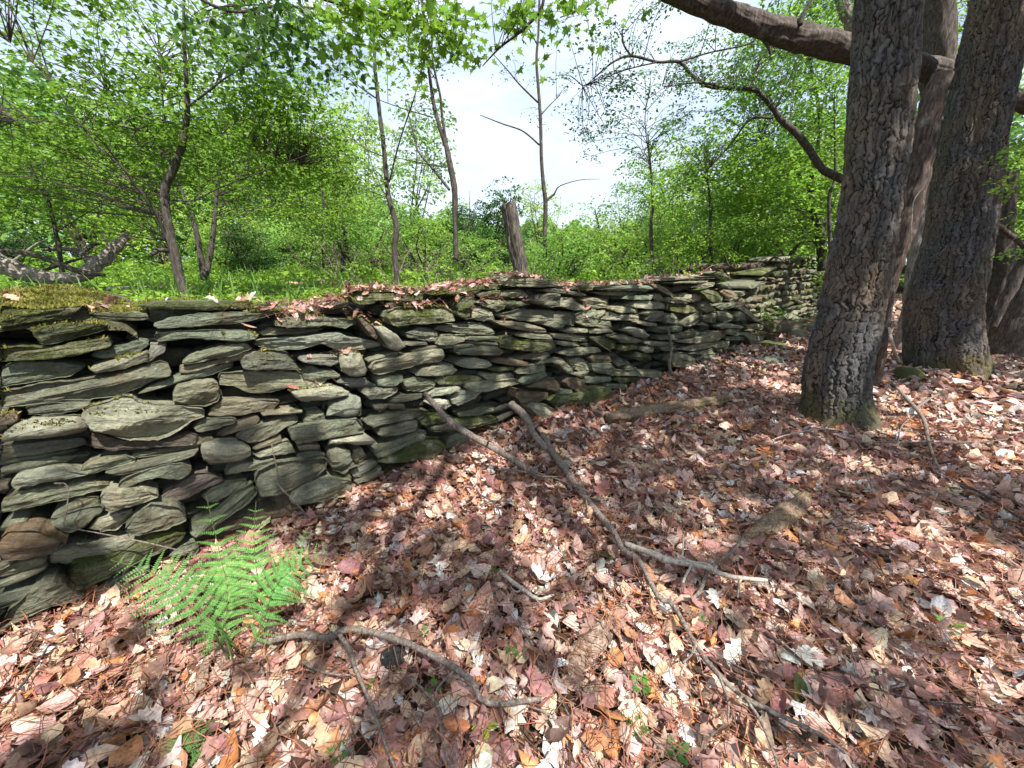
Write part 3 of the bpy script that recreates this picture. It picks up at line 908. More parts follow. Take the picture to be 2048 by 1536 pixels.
# rubble core behind the face, one joined part
G = []; GF = []; acc = 0
sd = 1000
core_V = []
for P in course(-1.9, 9.0, -0.06, 1.3, 0.06, 0.12, 0.14, 0.4, gap=0.004, seed=9):
    cz = P[:, 1].mean(); cs = P[:, 0].mean()
    if P[:, 1].max() > wtop(cs) - 0.06: continue
    V3, Fs, c, tilt = stone_geo(ccw(P), 0.30, sd, ring=False, spacing=0.05)
    sd += 1
    o_ = -0.085 + random.uniform(-0.03, 0.02)
    a_ = c[0] + V3[:, 0] * math.cos(tilt) - V3[:, 2] * math.sin(tilt)
    z_ = c[1] + V3[:, 0] * math.sin(tilt) + V3[:, 2] * math.cos(tilt)
    of = o_ + V3[:, 1]
    Wv = np.stack([W0[0] + WD[0] * a_ + WN[0] * of, W0[1] + WD[1] * a_ + WN[1] * of, z_], -1)
    G.append(Wv); GF += [[q + acc for q in f] for f in Fs]; acc += len(Wv)
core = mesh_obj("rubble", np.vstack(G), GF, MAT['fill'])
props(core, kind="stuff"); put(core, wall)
# earth and small stone heart of the wall, keeps daylight from leaking through
hv = []; hf = []
sx_ = np.linspace(-1.9, 8.7, 60)
for a_ in sx_:
    zt = wtop(a_) - (0.12 if a_ > 1.5 else 0.07)
    for o_, z_ in ((-0.30, -0.1), (-0.27, zt), (-0.66, zt), (-0.70, -0.1)):
        hv.append(wall_xyz(a_, z_, o_ + 0.02 * float(vn(a_ * 5, o_ * 9 + z_))))
for q in range(len(sx_) - 1):
    for e in range(4):
        hf.append([q * 4 + e, q * 4 + (e + 1) % 4, q * 4 + 4 + (e + 1) % 4, q * 4 + 4 + e])
hf.append([0, 1, 2, 3]); hf.append([len(hv) - 1, len(hv) - 2, len(hv) - 3, len(hv) - 4])
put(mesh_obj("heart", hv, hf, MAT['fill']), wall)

# farther wall, behind the gap
WB = 0.55
wall2 = empty("stone_wall", wall_xyz(12.0, 0.0, -WB - 0.3), "farther stretch of dry stone wall behind the tumbled end, partly hidden by the big trunk", "stone wall")
def top2(s): return 0.92 + 0.78 * float(sstep(8.9, 12.3, s)) + 0.04 * math.sin(s * 5)
k2 = 0
for P in course(8.7, 16.5, 0.0, 1.75, 0.07, 0.20, 0.16, 0.60, seed=21):
    cs = P[:, 0].mean()
    if P[:, 1].max() > top2(cs): continue
    off = -WB + random.uniform(-0.06, 0.05) 
    place_stone(P, off, 0.4, MAT[random.choice(['slate', 'slate', 'mossy', 'brown'])], wall2, 300 + k2, spacing=0.04, bevel=0.02); k2 += 1
s = 8.8
while s < 16.4:
    w = random.uniform(0.5, 1.1); zt = top2(s + w / 2) + 0.03; hh = random.uniform(0.05, 0.09); tl = random.uniform(-.04, .07)
    P = np.array([(s, zt - hh * 0.6 - tl), (s + 0.05, zt - tl), (s + w / 2, zt + 0.01), (s + w - 0.04, zt + tl), (s + w, zt + tl - hh * .5), (s + w - .06, zt - hh + tl), (s + .06, zt - hh - tl)])
    place_stone(P, -WB + random.uniform(-0.02, 0.12), 0.7, MAT[random.choice(['slate', 'mossy'])], wall2, 700 + k2, spacing=0.05); k2 += 1
    s += w * 0.95
print("stones in farther wall", k2)
G = Geo()
for (a0, a1, o0, o1, z1) in ((8.6, 16.6, -WB - 0.12, -WB - 0.7, None),):
    xs = np.linspace(a0, a1, 30); vv = []
    for a_ in xs:
        zt = top2(a_) - 0.1
        for o_, z_ in ((o0, -0.1), (o0, zt), (o1, zt), (o1, -0.1)): vv.append(wall_xyz(a_, z_, o_))
    ff = [[q * 4 + e, q * 4 + (e + 1) % 4, q * 4 + 4 + (e + 1) % 4, q * 4 + 4 + e] for q in range(29) for e in range(4)] + [[0, 1, 2, 3], [119, 118, 117, 116]]
    put(mesh_obj("heart", vv, ff, MAT['fill']), wall2)

# stones tumbled out of the broken end: things of their own
def boulder(name, c, size, mat, label, seed, cat="stone", group=None, rot=0.0, flat=1.0):
    nu, nv = 26, 15
    th = np.linspace(0, 2 * math.pi, nu, endpoint=False); ph = np.linspace(0.05, math.pi - 0.05, nv)
    T_, P_ = np.meshgrid(th, ph)
    d = np.stack([np.sin(P_) * np.cos(T_), np.sin(P_) * np.sin(T_), np.cos(P_)], -1)
    e = np.sign(d) * np.abs(d) ** 0.62
    r = 1 + 0.16 * vn(d[..., 0] * 1.7 + seed, d[..., 1] * 1.7, d[..., 2] * 1.7 + seed, seed) + 0.05 * vn(d[..., 0] * 6, d[..., 1] * 6, d[..., 2] * 9 + seed, seed)
    V = (e * r[..., None]) * np.array(size) / 2
    V = V.reshape(-1, 3)
    cr, sr = math.cos(rot), math.sin(rot)
    V = np.stack([V[:, 0] * cr - V[:, 1] * sr, V[:, 0] * sr + V[:, 1] * cr, V[:, 2]], -1)
    i = np.arange(nv - 1)[:, None] * nu; j = np.arange(nu)[None]; j2 = (j + 1) % nu
    Fq = np.stack([i + j, i + nu + j, i + nu + j2, i + j2], -1).reshape(-1, 4).tolist()
    Fq += [[q for q in range(nu)], [(nv - 1) * nu + nu - 1 - q for q in range(nu)]]
    o = mesh_obj(name, V, Fq, mat)
    o.location = Vector(c)
    return props(o, label, cat, group)

tum = [((1572, 655), (0.62, 0.4, 0.34), 'brown', "upright brown block at the foot of the tumbled wall end"),
       ((1545, 690), (0.5, 0.45, 0.12), 'mossy', "mossy flat slab jutting from the tumbled wall end"),
       ((1598, 668), (0.3, 0.3, 0.22), 'slate', "small dark stone lying between the tumbled slab and the farther wall"),
       ((1618, 655), (0.34, 0.3, 0.2), 'slate', "low grey stone at the base of the farther wall beside the trunk"),
       ((1545, 722), (0.28, 0.2, 0.14), 'pale', "pale chip of stone lying in leaves below the broken wall end")]
for q, ((x_, y_), sz, mt, lb) in enumerate(tum):
    p = on_ground(x_, y_, sz[2] * 0.4)
    boulder("fallen_stone", p, sz, MAT[mt], lb, 40 + q, rot=q * 0.9)
p = on_ground(790, 1318, 0.03)
boulder("fallen_stone", p, (0.15, 0.08, 0.06), MAT['wet_stone'], "small black stone poking out of leaves beneath the long curved stick", 60, rot=0.3)
p = on_ground(1815, 752, 0.04)
boulder("mossy_stump", p, (0.26, 0.24, 0.24), MAT['mossy'], "little moss-covered stump between the two big trunks", 61, cat="stump")

wall_bvh = BVHTree.FromPolygons([tuple(v) for v in np.vstack(stone_world_tris_v)], stone_world_tris_f)

# thick mossy cushion over the capping slab at the left
def cap_z(x_, y_, off): return wall_uv(x_, y_, off)[1]
zf = cap_z(120, 622, -0.03); zb = cap_z(120, 577, -0.5)
AE = wall_uv(262, 605, -0.2)[0]
a_ = np.linspace(-0.75, AE, 50); o_ = np.linspace(-0.72, -0.02, 26)
A_, O_ = np.meshgrid(a_, o_, indexing='ij')
edge = np.minimum.reduce([(AE - A_) / 0.16, (O_ + 0.72) / 0.12, (-0.015 - O_) / 0.06, np.ones_like(A_)]).clip(0, 1) ** 0.5
Zc = zf + (zb - zf) * np.clip(-O_ / 0.5, 0, 1.1) - 0.10 + 0.10 * edge + 0.022 * vn(A_ * 7, O_ * 7, seed=41) * edge + 0.010 * vn(A_ * 22, O_ * 22, seed=42) - 0.04 * sstep(AE - 0.25, AE, A_ + 0.15 * vn(O_ * 9, A_ * 2, seed=2))
Pc = np.stack([W0[0] + WD[0] * A_ + WN[0] * O_, W0[1] + WD[1] * A_ + WN[1] * O_, Zc], -1).reshape(-1, 3)
nn_ = len(o_); i = np.arange(len(a_) - 1)[:, None] * nn_ + np.arange(nn_ - 1)[None]
Fc = np.stack([i, i + nn_, i + nn_ + 1, i + 1], -1).reshape(-1, 4)
cush = mesh_obj("moss_cushion", Pc, Fc, MAT['mossy']); put(cush, wall)
stone_world_tris_v.append(Pc); stone_world_tris_f += [[int(q) + nacc for q in f] for f in Fc]; nacc += len(Pc)
wall_bvh = BVHTree.FromPolygons([tuple(v) for v in np.vstack(stone_world_tris_v)], stone_world_tris_f)
# ------------------------------------------------------------------ leaves as batches
def leaf_template(kind):
    """verts (x along, y across, z) and faces"""
    if kind == 'fold':
        return np.array([[0, 0, 0], [1, 0, -0.10], [0.48, 0.30, 0.07], [0.48, -0.30, 0.07]]), np.array([[0, 3, 1], [0, 1, 2]])
    if kind == 'oval':
        xs = [0, 0.18, 0.42, 0.68, 0.88, 1.0]; ws = [0.0, 0.17, 0.27, 0.24, 0.11, 0.0]
        V = []; 
        for x, w in zip(xs, ws): V += [[x, w, 0], [x, w * 0.45, 0], [x, 0, 0], [x, -w * 0.45, 0], [x, -w, 0]]
        F_ = [[a * 5 + b, (a + 1) * 5 + b, (a + 1) * 5 + b + 1, a * 5 + b + 1] for a in range(5) for b in range(4)]
        return np.array(V, float), np.array(F_)
    if kind == 'lobed':      # five-pointed maple-like blade
        r = [0.12, 0.50, 0.34, 0.74, 0.40, 0.66, 0.46, 1.0, 0.46, 0.66, 0.40, 0.74, 0.34, 0.50]
        an = [180, 128, 108, 78, 60, 40, 22, 0, -22, -40, -60, -78, -108, -128]
        out = [[0.35 + 0.62 * q * math.cos(math.radians(a)), 0.62 * q * math.sin(math.radians(a)), 0] for q, a in zip(r, an)]
        mid = [[0.35 + 0.28 * q * math.cos(math.radians(a)), 0.28 * q * math.sin(math.radians(a)), 0] for q, a in zip(r, an)]
        n = len(out); V = [[0.35, 0, 0]] + mid + out
        F_ = []
        for a in range(n):
            b = (a + 1) % n
            F_.append([1 + a, 1 + n + a, 1 + n + b, 1 + b])
        for a in range(0, n, 2): F_.append([0, 1 + a, 1 + (a + 1) % n, 1 + (a + 2) % n])
        return np.array(V, float), np.array(F_)
    if kind == 'oak':        # rounded lobes
        xs = [0, 0.14, 0.26, 0.36, 0.50, 0.60, 0.74, 0.84, 0.94, 1.0]; ws = [0.02, 0.10, 0.24, 0.12, 0.32, 0.16, 0.30, 0.15, 0.13, 0.02]
        V = []
        for x, w in zip(xs, ws): V += [[x + w * 0.2, w, 0], [x, 0, 0], [x + w * 0.2, -w, 0]]
        F_ = [[a * 3 + b, (a + 1) * 3 + b, (a + 1) * 3 + b + 1, a * 3 + b + 1] for a in range(9) for b in range(2)]
        return np.array(V, float), np.array(F_)
    if kind == 'quad':
        return np.array([[0, 0, 0], [0.3, -0.26, 0.05], [1, 0.02, -0.02], [0.5, 0.3, 0.05]]), np.array([[0, 1, 2, 3]])
    if kind == 'curl':
        xs = [0, 0.35, 0.72, 1.0]; ws = [0.06, 0.30, 0.24, 0.02]; V = []
        for x, w in zip(xs, ws): V += [[x, w, 0], [x, 0, 0], [x, -w, 0]]
        F_ = [[a * 3 + b, (a + 1) * 3 + b, (a + 1) * 3 + b + 1, a * 3 + b + 1] for a in range(3) for b in range(2)]
        return np.array(V, float), np.array(F_)

TPL = {k: leaf_template(k) for k in ('fold', 'oval', 'lobed', 'oak', 'quad', 'curl')}

def batch(C, Nrm, size, colr, kind, curl=0.0, bend=0.0, direction=None, width=1.0, crinkle=0.0, colvar=0.0):
    """many leaves: centres, normals, sizes, tints -> verts, faces, cols"""
    T, Fq = TPL[kind]
    n = len(C); k = len(T)
    C = np.asarray(C, float); Nrm = np.asarray(Nrm, float)
    Nrm = Nrm / (np.linalg.norm(Nrm, axis=1)[:, None] + 1e-9)
    if direction is None: direction = rng.normal(size=(n, 3))
    D = direction - Nrm * np.sum(direction * Nrm, axis=1)[:, None]
    D /= np.linalg.norm(D, axis=1)[:, None] + 1e-9
    S = np.cross(Nrm, D)
    t = np.broadcast_to(T, (n, k, 3)).copy()
    t[:, :, 0] -= 0.5 if direction is None else 0.0
    cu = (np.zeros(n) + curl)[:, None]; be = (np.zeros(n) + bend)[:, None]
    x = t[:, :, 0] - 0.5; y = t[:, :, 1] * width
    # roll the blade around its midrib and bend it along its length
    a = y * cu
    z = np.where(np.abs(cu) > 1e-3, (1 - np.cos(a)) / np.where(np.abs(cu) > 1e-3, cu, 1), 0) + t[:, :, 2]
    y = np.where(np.abs(cu) > 1e-3, np.sin(a) / np.where(np.abs(cu) > 1e-3, cu, 1), y)
    z = z + be * x * x
    if crinkle: z = z + crinkle * (rng.random((n, k)) - 0.5)
    x = x + 0.5 if kind != 'x' else x
    s = np.asarray(size)[:, None, None]
    V = C[:, None] + s * ((x - 0.5)[..., None] * D[:, None] + y[..., None] * S[:, None] + z[..., None] * Nrm[:, None])
    Fa = (Fq[None] + (np.arange(n) * k)[:, None, None]).reshape(-1, Fq.shape[1])
    cc = np.repeat(colr[:, None, :], k, axis=1)
    if colvar: cc = cc * (1 + colvar * (rng.random((n, k, 1)) - 0.5))
    return V.reshape(-1, 3), Fa, cc.reshape(-1, 3)

def tri_to_quad(Fa):
    return Fa

PAL = np.array([[0.45, 0.30, 0.215], [0.50, 0.325, 0.28], [0.28, 0.155, 0.12], [0.46, 0.195, 0.08], [0.22, 0.105, 0.10],
                [0.58, 0.47, 0.43], [0.12, 0.066, 0.052], [0.37, 0.17, 0.135], [0.54, 0.38, 0.26], [0.34, 0.20, 0.165]])
PW = np.array([0.17, 0.18, 0.14, 0.07, 0.08, 0.12, 0.06, 0.07, 0.07, 0.10]); PW = PW / PW.sum()

def litter_cols(n, P=None):
    c = PAL[rng.choice(len(PAL), n, p=PW)] * rng.uniform(0.8, 1.45, (n, 1))
    c = c * (1 + rng.normal(0, 0.04, (n, 3)))
    return np.clip(c, 0.01, 0.60)

def ground_normal(x, y, e=0.03):
    return np.stack([-(height(x + e, y) - height(x - e, y)) / (2 * e), -(height(x, y + e) - height(x, y - e)) / (2 * e), np.ones_like(x)], -1)

def scatter_front(x0, x1, y0, y1, density, cond):
    n = int((x1 - x0) * (y1 - y0) * density)
    x = rng.uniform(x0, x1, n); y = rng.uniform(y0, y1, n)
    k = cond(x, y)
    return x[k], y[k]

def litter_layer(name, regions):
    g = Geo()
    for (x0, x1, y0, y1, dens, cond, kinds, smin, smax) in regions:
        for kind, share in kinds:
            x, y = scatter_front(x0, x1, y0, y1, dens * share, cond)
            n = len(x)
            if n == 0: continue
            lift = rng.random(n) ** 2.2 * 0.055 + 0.004
            C = np.stack([x, y, height(x, y) + lift], -1)
            N_ = ground_normal(x, y) + rng.normal(0, 0.27, (n, 3)) * (1 + 1.5 * (rng.random((n, 1)) < 0.32))
            N_[:, 2] = np.abs(N_[:, 2])
            sz = (smin + (smax - smin) * rng.random(n) ** 1.3) * (1 + 0.5 * (rng.random(n) < 0.10))
            V, Fa, cc = batch(C, N_, sz, litter_cols(n), kind, curl=rng.normal(0, 2.6, n), bend=rng.normal(0.1, 0.9, n), width=1.1, crinkle=0.12, colvar=0.5)
            g.add(V, Fa, cc)
    o = g.obj(name, MAT['litter'], smooth=False)
    return o

front = lambda x, y: (side_of(x, y) < 0.04)
def nearf(r0, r1):
    def f(x, y):
        r = np.hypot(x, y)
        return (side_of(x, y) < 0.05) & (r >= r0) & (r < r1) & (np.abs(x) < 1.75 * y + 1.6)
    return f
lit = litter_layer("leaf_litter", [
    (-4.5, 5, -0.6, 3.2, 1150, nearf(0, 3.1), (('oval', 0.34), ('lobed', 0.24), ('oak', 0.26), ('curl', 0.16)), 0.048, 0.115),
    (-4, 8, 0.0, 6.4, 760, nearf(3.1, 6.4), (('oak', 0.35), ('curl', 0.45), ('lobed', 0.20)), 0.07, 0.13),
    (2, 14, 0, 12.0, 360, nearf(6.4, 12), (('curl', 0.55), ('quad', 0.45)), 0.08, 0.15),
    (4, 30, 0, 24.0, 70, nearf(12, 26), (('quad', 1.0),), 0.13, 0.24),
])
props(lit, "thick carpet of dry tan, pink and brown fallen leaves in front of the wall", "leaf litter", kind="stuff")

# tiny crumbled fragments and pine needles between the leaves
def needles(name, x, y, z, L, w, cols, mat, tilt=0.25):
    n = len(x)
    a = rng.uniform(0, 2 * math.pi, n)
    D = np.stack([np.cos(a), np.sin(a), rng.normal(0, tilt, n)], -1) * L[:, None]
    S = np.stack([-np.sin(a), np.cos(a), np.zeros(n)], -1) * w
    C = np.stack([x, y, z], -1)
    M_ = C + np.stack([rng.normal(0, 0.1, n), rng.normal(0, 0.1, n), rng.uniform(0.02, 0.15, n)], -1) * L[:, None]
    V = np.stack([C - D / 2 - S, C - D / 2 + S, M_ - S, M_ + S, C + D / 2 - S, C + D / 2 + S], 1)
    Fq = np.array([[0, 1, 3, 2], [2, 3, 5, 4]])
    Fa = (Fq[None] + (np.arange(n) * 6)[:, None, None]).reshape(-1, 4)
    return mesh_obj(name, V.reshape(-1, 3), Fa, mat, cols=np.repeat(cols, 6, axis=0), smooth=False)
x, y = scatter_front(-4, 5, 0, 5.5, 620, nearf(0, 5.4))
n = len(x)
cc = np.array([[0.24, 0.10, 0.055]]) * rng.uniform(0.5, 1.5, (n, 1)) * (1 + rng.normal(0, .08, (n, 3)))
nd = needles("pine_needles", x, y, height(x, y) + rng.uniform(0.035, 0.095, n), rng.uniform(0.06, 0.15, n), 0.0014, np.clip(cc, 0.01, 1), MAT['litter'])
props(nd, "thin reddish pine needles strewn over the fallen leaves", "pine needles", kind="stuff")
x, y = scatter_front(-4, 5, 0, 5.0, 800, nearf(0, 5.0))
n = len(x)
V, Fa, cc = batch(np.stack([x, y, height(x, y) + rng.uniform(0.01, 0.045, n)], -1), np.stack([rng.normal(0, .5, n), rng.normal(0, .5, n), np.ones(n)], -1), rng.uniform(0.010, 0.028, n), litter_cols(n) * 0.8, 'quad', curl=rng.normal(0, 2, n))
cr = mesh_obj("leaf_crumbs", V, Fa, MAT['litter'], cols=cc, smooth=False)
props(cr, "crumbled leaf fragments between the larger dry leaves", "leaf crumbs", kind="stuff")

# litter caught on the wall top and ledges
def drop(s, o):
    p = wall_xyz(s, 3.0, o)
    h = wall_bvh.ray_cast(Vector(p), Vector((0, 0, -1)))
    return h

pts = []; nrm = []; tries = 0
while len(pts) < 950 and tries < 30000:
    tries += 1
    s = random.uniform(-0.4, 9.0); o_ = -abs(random.gauss(0, 0.22)) + 0.02
    dens = 0.22 + 0.9 * (float(vn(s * 1.6 + 3, o_ * 3, seed=31)) > 0.05)
    if 2.2 < s < 4.3: dens += 0.5
    if s < 1.25: dens *= 0.25
    if s > 4.3: dens *= 0.35
    if random.random() > dens: continue
    h = drop(s, o_)
    if h[0] is None or h[0].z < 0.8: continue
    pts.append(tuple(h[0])); nrm.append(tuple(h[1]))
pts = np.array(pts); nrm = np.array(nrm)
n = len(pts)
g = Geo()
lc = litter_cols(n) * np.array([0.85, 0.80, 0.80])
for kind, a, b in (('oak', 0, n // 3), ('curl', n // 3, 2 * n // 3), ('oval', 2 * n // 3, n)):
    m = b - a
    V, Fa, cc = batch(pts[a:b] + np.array([0, 0, 1]) * rng.uniform(0.004, 0.035, (m, 1)), nrm[a:b] * 1.0 + rng.normal(0, 0.35, (m, 3)), rng.uniform(0.03, 0.085, m), lc[a:b], kind,
                      curl=rng.normal(0, 2.5, m), bend=rng.normal(0, 0.9, m), crinkle=0.07, colvar=0.3)
    g.add(V, Fa, cc)
o = g.obj("leaf_litter", MAT['litter'], smooth=False)
props(o, "dry pinkish leaves and debris lying along the top of the stone wall", "leaf litter", kind="stuff")
m = 2600
ii = rng.integers(0, n, m)
q = pts[ii] + rng.normal(0, 0.06, (m, 3)) * np.array([1, 1, 0]) + np.array([0, 0, 0.02])
cc = np.array([[0.26, 0.12, 0.08]]) * rng.uniform(0.5, 1.5, (m, 1)) * np.ones((1, 3))
nd = needles("pine_needles", q[:, 0], q[:, 1], q[:, 2] + rng.uniform(0, 0.02, m), rng.uniform(0.05, 0.12, m), 0.0011, cc, MAT['litter'])
props(nd, "reddish needles scattered along the top of the stone wall", "pine needles", kind="stuff")

# moss: many tiny shoots on the left capping slab and in patches
mp = []; mnn = []; tries = 0
while len(mp) < 26000 and tries < 90000:
    tries += 1
    s = (random.uniform(-0.7, 1.2) if random.random() < 0.7 else random.uniform(1, 2.4)) if random.random() < 0.85 else random.uniform(2.0, 8.8)
    o_ = random.uniform(-0.62, 0.03)
    nv = float(vn(s * 3.1, o_ * 5, seed=77)) + 0.5 * float(vn(s * 11, o_ * 11, seed=78))
    thr = -0.75 if s < AE else 0.35 if s < 1.3 else (0.15 if s < 2.3 else 0.62)
    if nv < thr: continue
    h = drop(s, o_)
    if h[0] is None or h[0].z < 0.8: continue
    mp.append(tuple(h[0])); mnn.append(tuple(h[1]))
mp = np.array(mp); mnn = np.array(mnn); m = len(mp)
mc = np.where(rng.random((m, 1)) < 0.55, [[0.16, 0.17, 0.03]], [[0.26, 0.23, 0.07]]) * rng.uniform(0.6, 1.3, (m, 1))
V, Fa, cc = batch(mp + np.array([0, 0, 0.004]), np.cross(mnn + rng.normal(0, .3, (m, 3)), rng.normal(size=(m, 3))), rng.uniform(0.012, 0.03, m), mc, 'quad', direction=mnn + rng.normal(0, 0.55, (m, 3)), width=0.5)
o = mesh_obj("moss", V, Fa, MAT['mosstuft'], cols=cc)
props(o, kind="stuff"); put(o, wall)

# ------------------------------------------------------------------ fallen sticks and branches
def ground_path(pts, up=0.012):
    return [on_ground(x, y, up + 0.045) for x, y in pts]

def wpx(p, w):
    """pixel width -> radius in metres at point p"""
    d = depth_of(p); q = p - EYE
    return max(0.0012, w * d / FPX / 2 * (d / math.hypot(d, q[0])))

def stick(name, label, cat, pts, widths, mat='stick', up=0.012, world=None, twigs=(), group=None, na=8, rough=0.18, seed=0):
    P = np.array(world if world is not None else ground_path(pts, up))
    W = np.interp(np.linspace(0, 1, len(P)), np.linspace(0, 1, len(widths)), widths)
    R = np.array([wpx(p, w) for p, w in zip(P, W)])
    rk = np.random.default_rng(seed + 500)
    if len(P) > 2:
        P = P.copy(); P[1:-1] += rk.normal(0, 0.9, (len(P) - 2, 3)) * R[1:-1, None]
    root = empty(name, P[len(P) // 2] - np.array([0, 0, R.mean()]), label, cat, group)
    Cs_ = catmull(P, 40)
    for q in range(0 if len(P) < 5 else 4):
        a_ = Cs_[rk.integers(4, 36)]; d_ = rk.normal(0, 1, 3); d_[2] = abs(d_[2]) * 0.5; d_ /= np.linalg.norm(d_); ln_ = rk.uniform(4, 14) * R.mean()
        V, Fq = tube([a_, a_ + d_ * ln_ * 0.5 + rk.normal(0, .1, 3) * ln_, a_ + d_ * ln_], [R.mean() * 0.45, R.mean() * 0.35, R.mean() * 0.15], 5, 8, 0.2, q)
        put(mesh_obj('side_shoot', V, Fq, MAT[mat]), root)
    V, Fq = tube(P, R, na, len(P) * 9, rough, seed)
    # knots and bends
    V = V + 0.12 * R.mean() * np.stack([vn(V[:, 0] * 40, V[:, 1] * 40, V[:, 2] * 40, 1), vn(V[:, 0] * 40, V[:, 1] * 40, V[:, 2] * 40, 2), vn(V[:, 0] * 40, V[:, 1] * 40, V[:, 2] * 40, 3)], -1)
    put(mesh_obj("stem", V, Fq, MAT[mat]), root)
    for q, (tp, tw) in enumerate(twigs):
        TP = np.array([on_ground(x, y, u_) for x, y, u_ in tp]) if len(tp[0]) == 3 else np.array(ground_path(tp, up * 1.2))
        TR_ = np.array([wpx(p, w) for p, w in zip(TP, np.interp(np.linspace(0, 1, len(TP)), np.linspace(0, 1, len(tw)), tw))])
        V, Fq = tube(TP, TR_, 6, len(TP) * 6, rough, seed + q + 3)
        put(mesh_obj("twig", V, Fq, MAT[mat]), root)
    return root

stick("fallen_branch", "long curved grey branch lying over the leaves to the right of the fern", "branch",
      [(500, 1290), (530, 1285), (600, 1276), (650, 1272), (690, 1256), (780, 1272), (860, 1308), (930, 1355), (980, 1396), (1085, 1398)], [13, 15, 14, 12, 9], up=0.05,
      twigs=[([(678, 1268), (700, 1300), (712, 1340), (745, 1415), (768, 1480), (792, 1540)], [10, 8, 6])], seed=1)
stick("fallen_branch", "long thin branch running from the wall down to the lower right edge of the leaves", "branch",
      [(1085, 870), (1110, 910), (1180, 985), (1225, 1050), (1245, 1095), (1280, 1130), (1310, 1190), (1345, 1215), (1400, 1295), (1440, 1345), (1490, 1400), (1560, 1430), (1640, 1470), (1690, 1505)], [14, 14, 11, 11, 12, 9], up=0.055,
      twigs=[([(1392, 1290), (1382, 1310), (1366, 1325)], [6, 3]), ([(1490, 1395), (1520, 1440), (1545, 1500), (1560, 1545)], [8, 7, 6]), ([(1180, 985), (1120, 960), (1075, 945), (1040, 925)], [4, 2])], seed=2)
# a thick stick propped on the wall
a = on_ground(1078, 960, 0.01); sw, zw = wall_uv(848, 785, 0.06); b = wall_xyz(sw, zw, 0.06)
P = [b * (1 - t) + a * t + np.array([0, 0, -0.05 * math.sin(t * 3.1)]) for t in (0, 0.2, 0.4, 0.6, 0.8, 1)]
stick("fallen_branch", "bare brown branch propped with its top end against the stone wall", "branch", None, [10, 13, 15, 12, 8], world=P, seed=3, na=10)
a = on_ground(1120, 925, 0.02); sw, zw = wall_uv(1022, 808, 0.05); b = wall_xyz(sw, zw, 0.05)
P = [b * (1 - t) + a * t for t in (0, 0.3, 0.6, 1)]
stick("fallen_branch", "grey lichened branch end leaning on the foot of the wall beside the brown one", "branch", None, [16, 15, 12], world=P, seed=4, na=10)
stick("fallen_branch", "pale peeled stick lying across the long thin branch", "branch",
      [(1250, 1088), (1300, 1106), (1345, 1118), (1400, 1132), (1460, 1146), (1535, 1161)], [12, 15, 14, 11, 9], 'stick_pale', up=0.05,
      twigs=[([(1385, 1128), (1372, 1150), (1366, 1165)], [6, 5])], seed=5)
stick("fallen_branch", "crooked thin twig passing under the pale peeled stick", "branch",
      [(1378, 1205), (1400, 1180), (1420, 1140), (1445, 1118), (1470, 1100), (1476, 1070), (1468, 1045)], [8, 8, 7, 6, 4], up=0.02, seed=6)
stick("fallen_branch", "forked grey branch lying in leaves between the two big trunks", "branch",
      [(1785, 765), (1810, 795), (1835, 840), (1858, 890), (1880, 945)], [6, 11, 9, 5], up=0.03,
      twigs=[([(1830, 818), (1855, 800), (1884, 785)], [8, 6]), ([(1830, 830), (1805, 850), (1795, 880)], [4, 3])], seed=7)
stick("fallen_branch", "straight thin stick lying level below the forked grey branch", "branch",
      [(1752, 884), (1830, 885), (1900, 886), (1960, 884), (2015, 878)], [4, 5, 5, 3], up=0.03, seed=8)
stick("fallen_branch", "long dark branch slanting through the leaves to the right edge", "branch",
      [(1640, 862), (1720, 888), (1800, 915), (1880, 950), (1950, 985), (2010, 1020), (2080, 1060)], [3, 5, 8, 12], 'twig', up=0.02, seed=9)
stick("fallen_branch", "short lichen-spotted stick in the middle of the leaf carpet", "branch",
      [(1000, 1142), (1025, 1160), (1050, 1180), (1075, 1197), (1108, 1190)], [7, 9, 8, 4], 'stick_pale', up=0.03, seed=10)
stick("fallen_branch", "dark thin stick curving along the lower right leaves", "branch",
      [(1530, 1265), (1580, 1300), (1620, 1330), (1680, 1360), (1760, 1385), (1850, 1400), (1960, 1412), (2060, 1432)], [8, 6, 5, 3], 'twig', up=0.02, seed=11)
stick("fallen_branch", "crooked twig standing below the curved grey branch with small side shoots", "branch",
      [(600, 1322), (640, 1340), (668, 1346), (700, 1350)], [6, 5, 4], up=0.03, seed=12)
stick("fallen_branch", "thin dead twig in the leaves straight below the curved grey branch", "branch",
      [(820, 1355), (850, 1385), (880, 1420), (885, 1470), (900, 1530)], [4, 7, 5, 4], up=0.02, seed=13)
stick("fallen_branch", "thin stick arching out of leaves near the bottom centre", "branch",
      [(1060, 1412), (1100, 1430), (1140, 1465), (1180, 1510), (1200, 1545)], [4, 5, 4], up=0.02, seed=14)
stick("fallen_branch", "dark twig slanting over the leaves at the left edge", "branch",
      [(98, 1290), (70, 1335), (30, 1385), (-20, 1450)], [4, 9, 6], 'twig', up=0.03, seed=15)
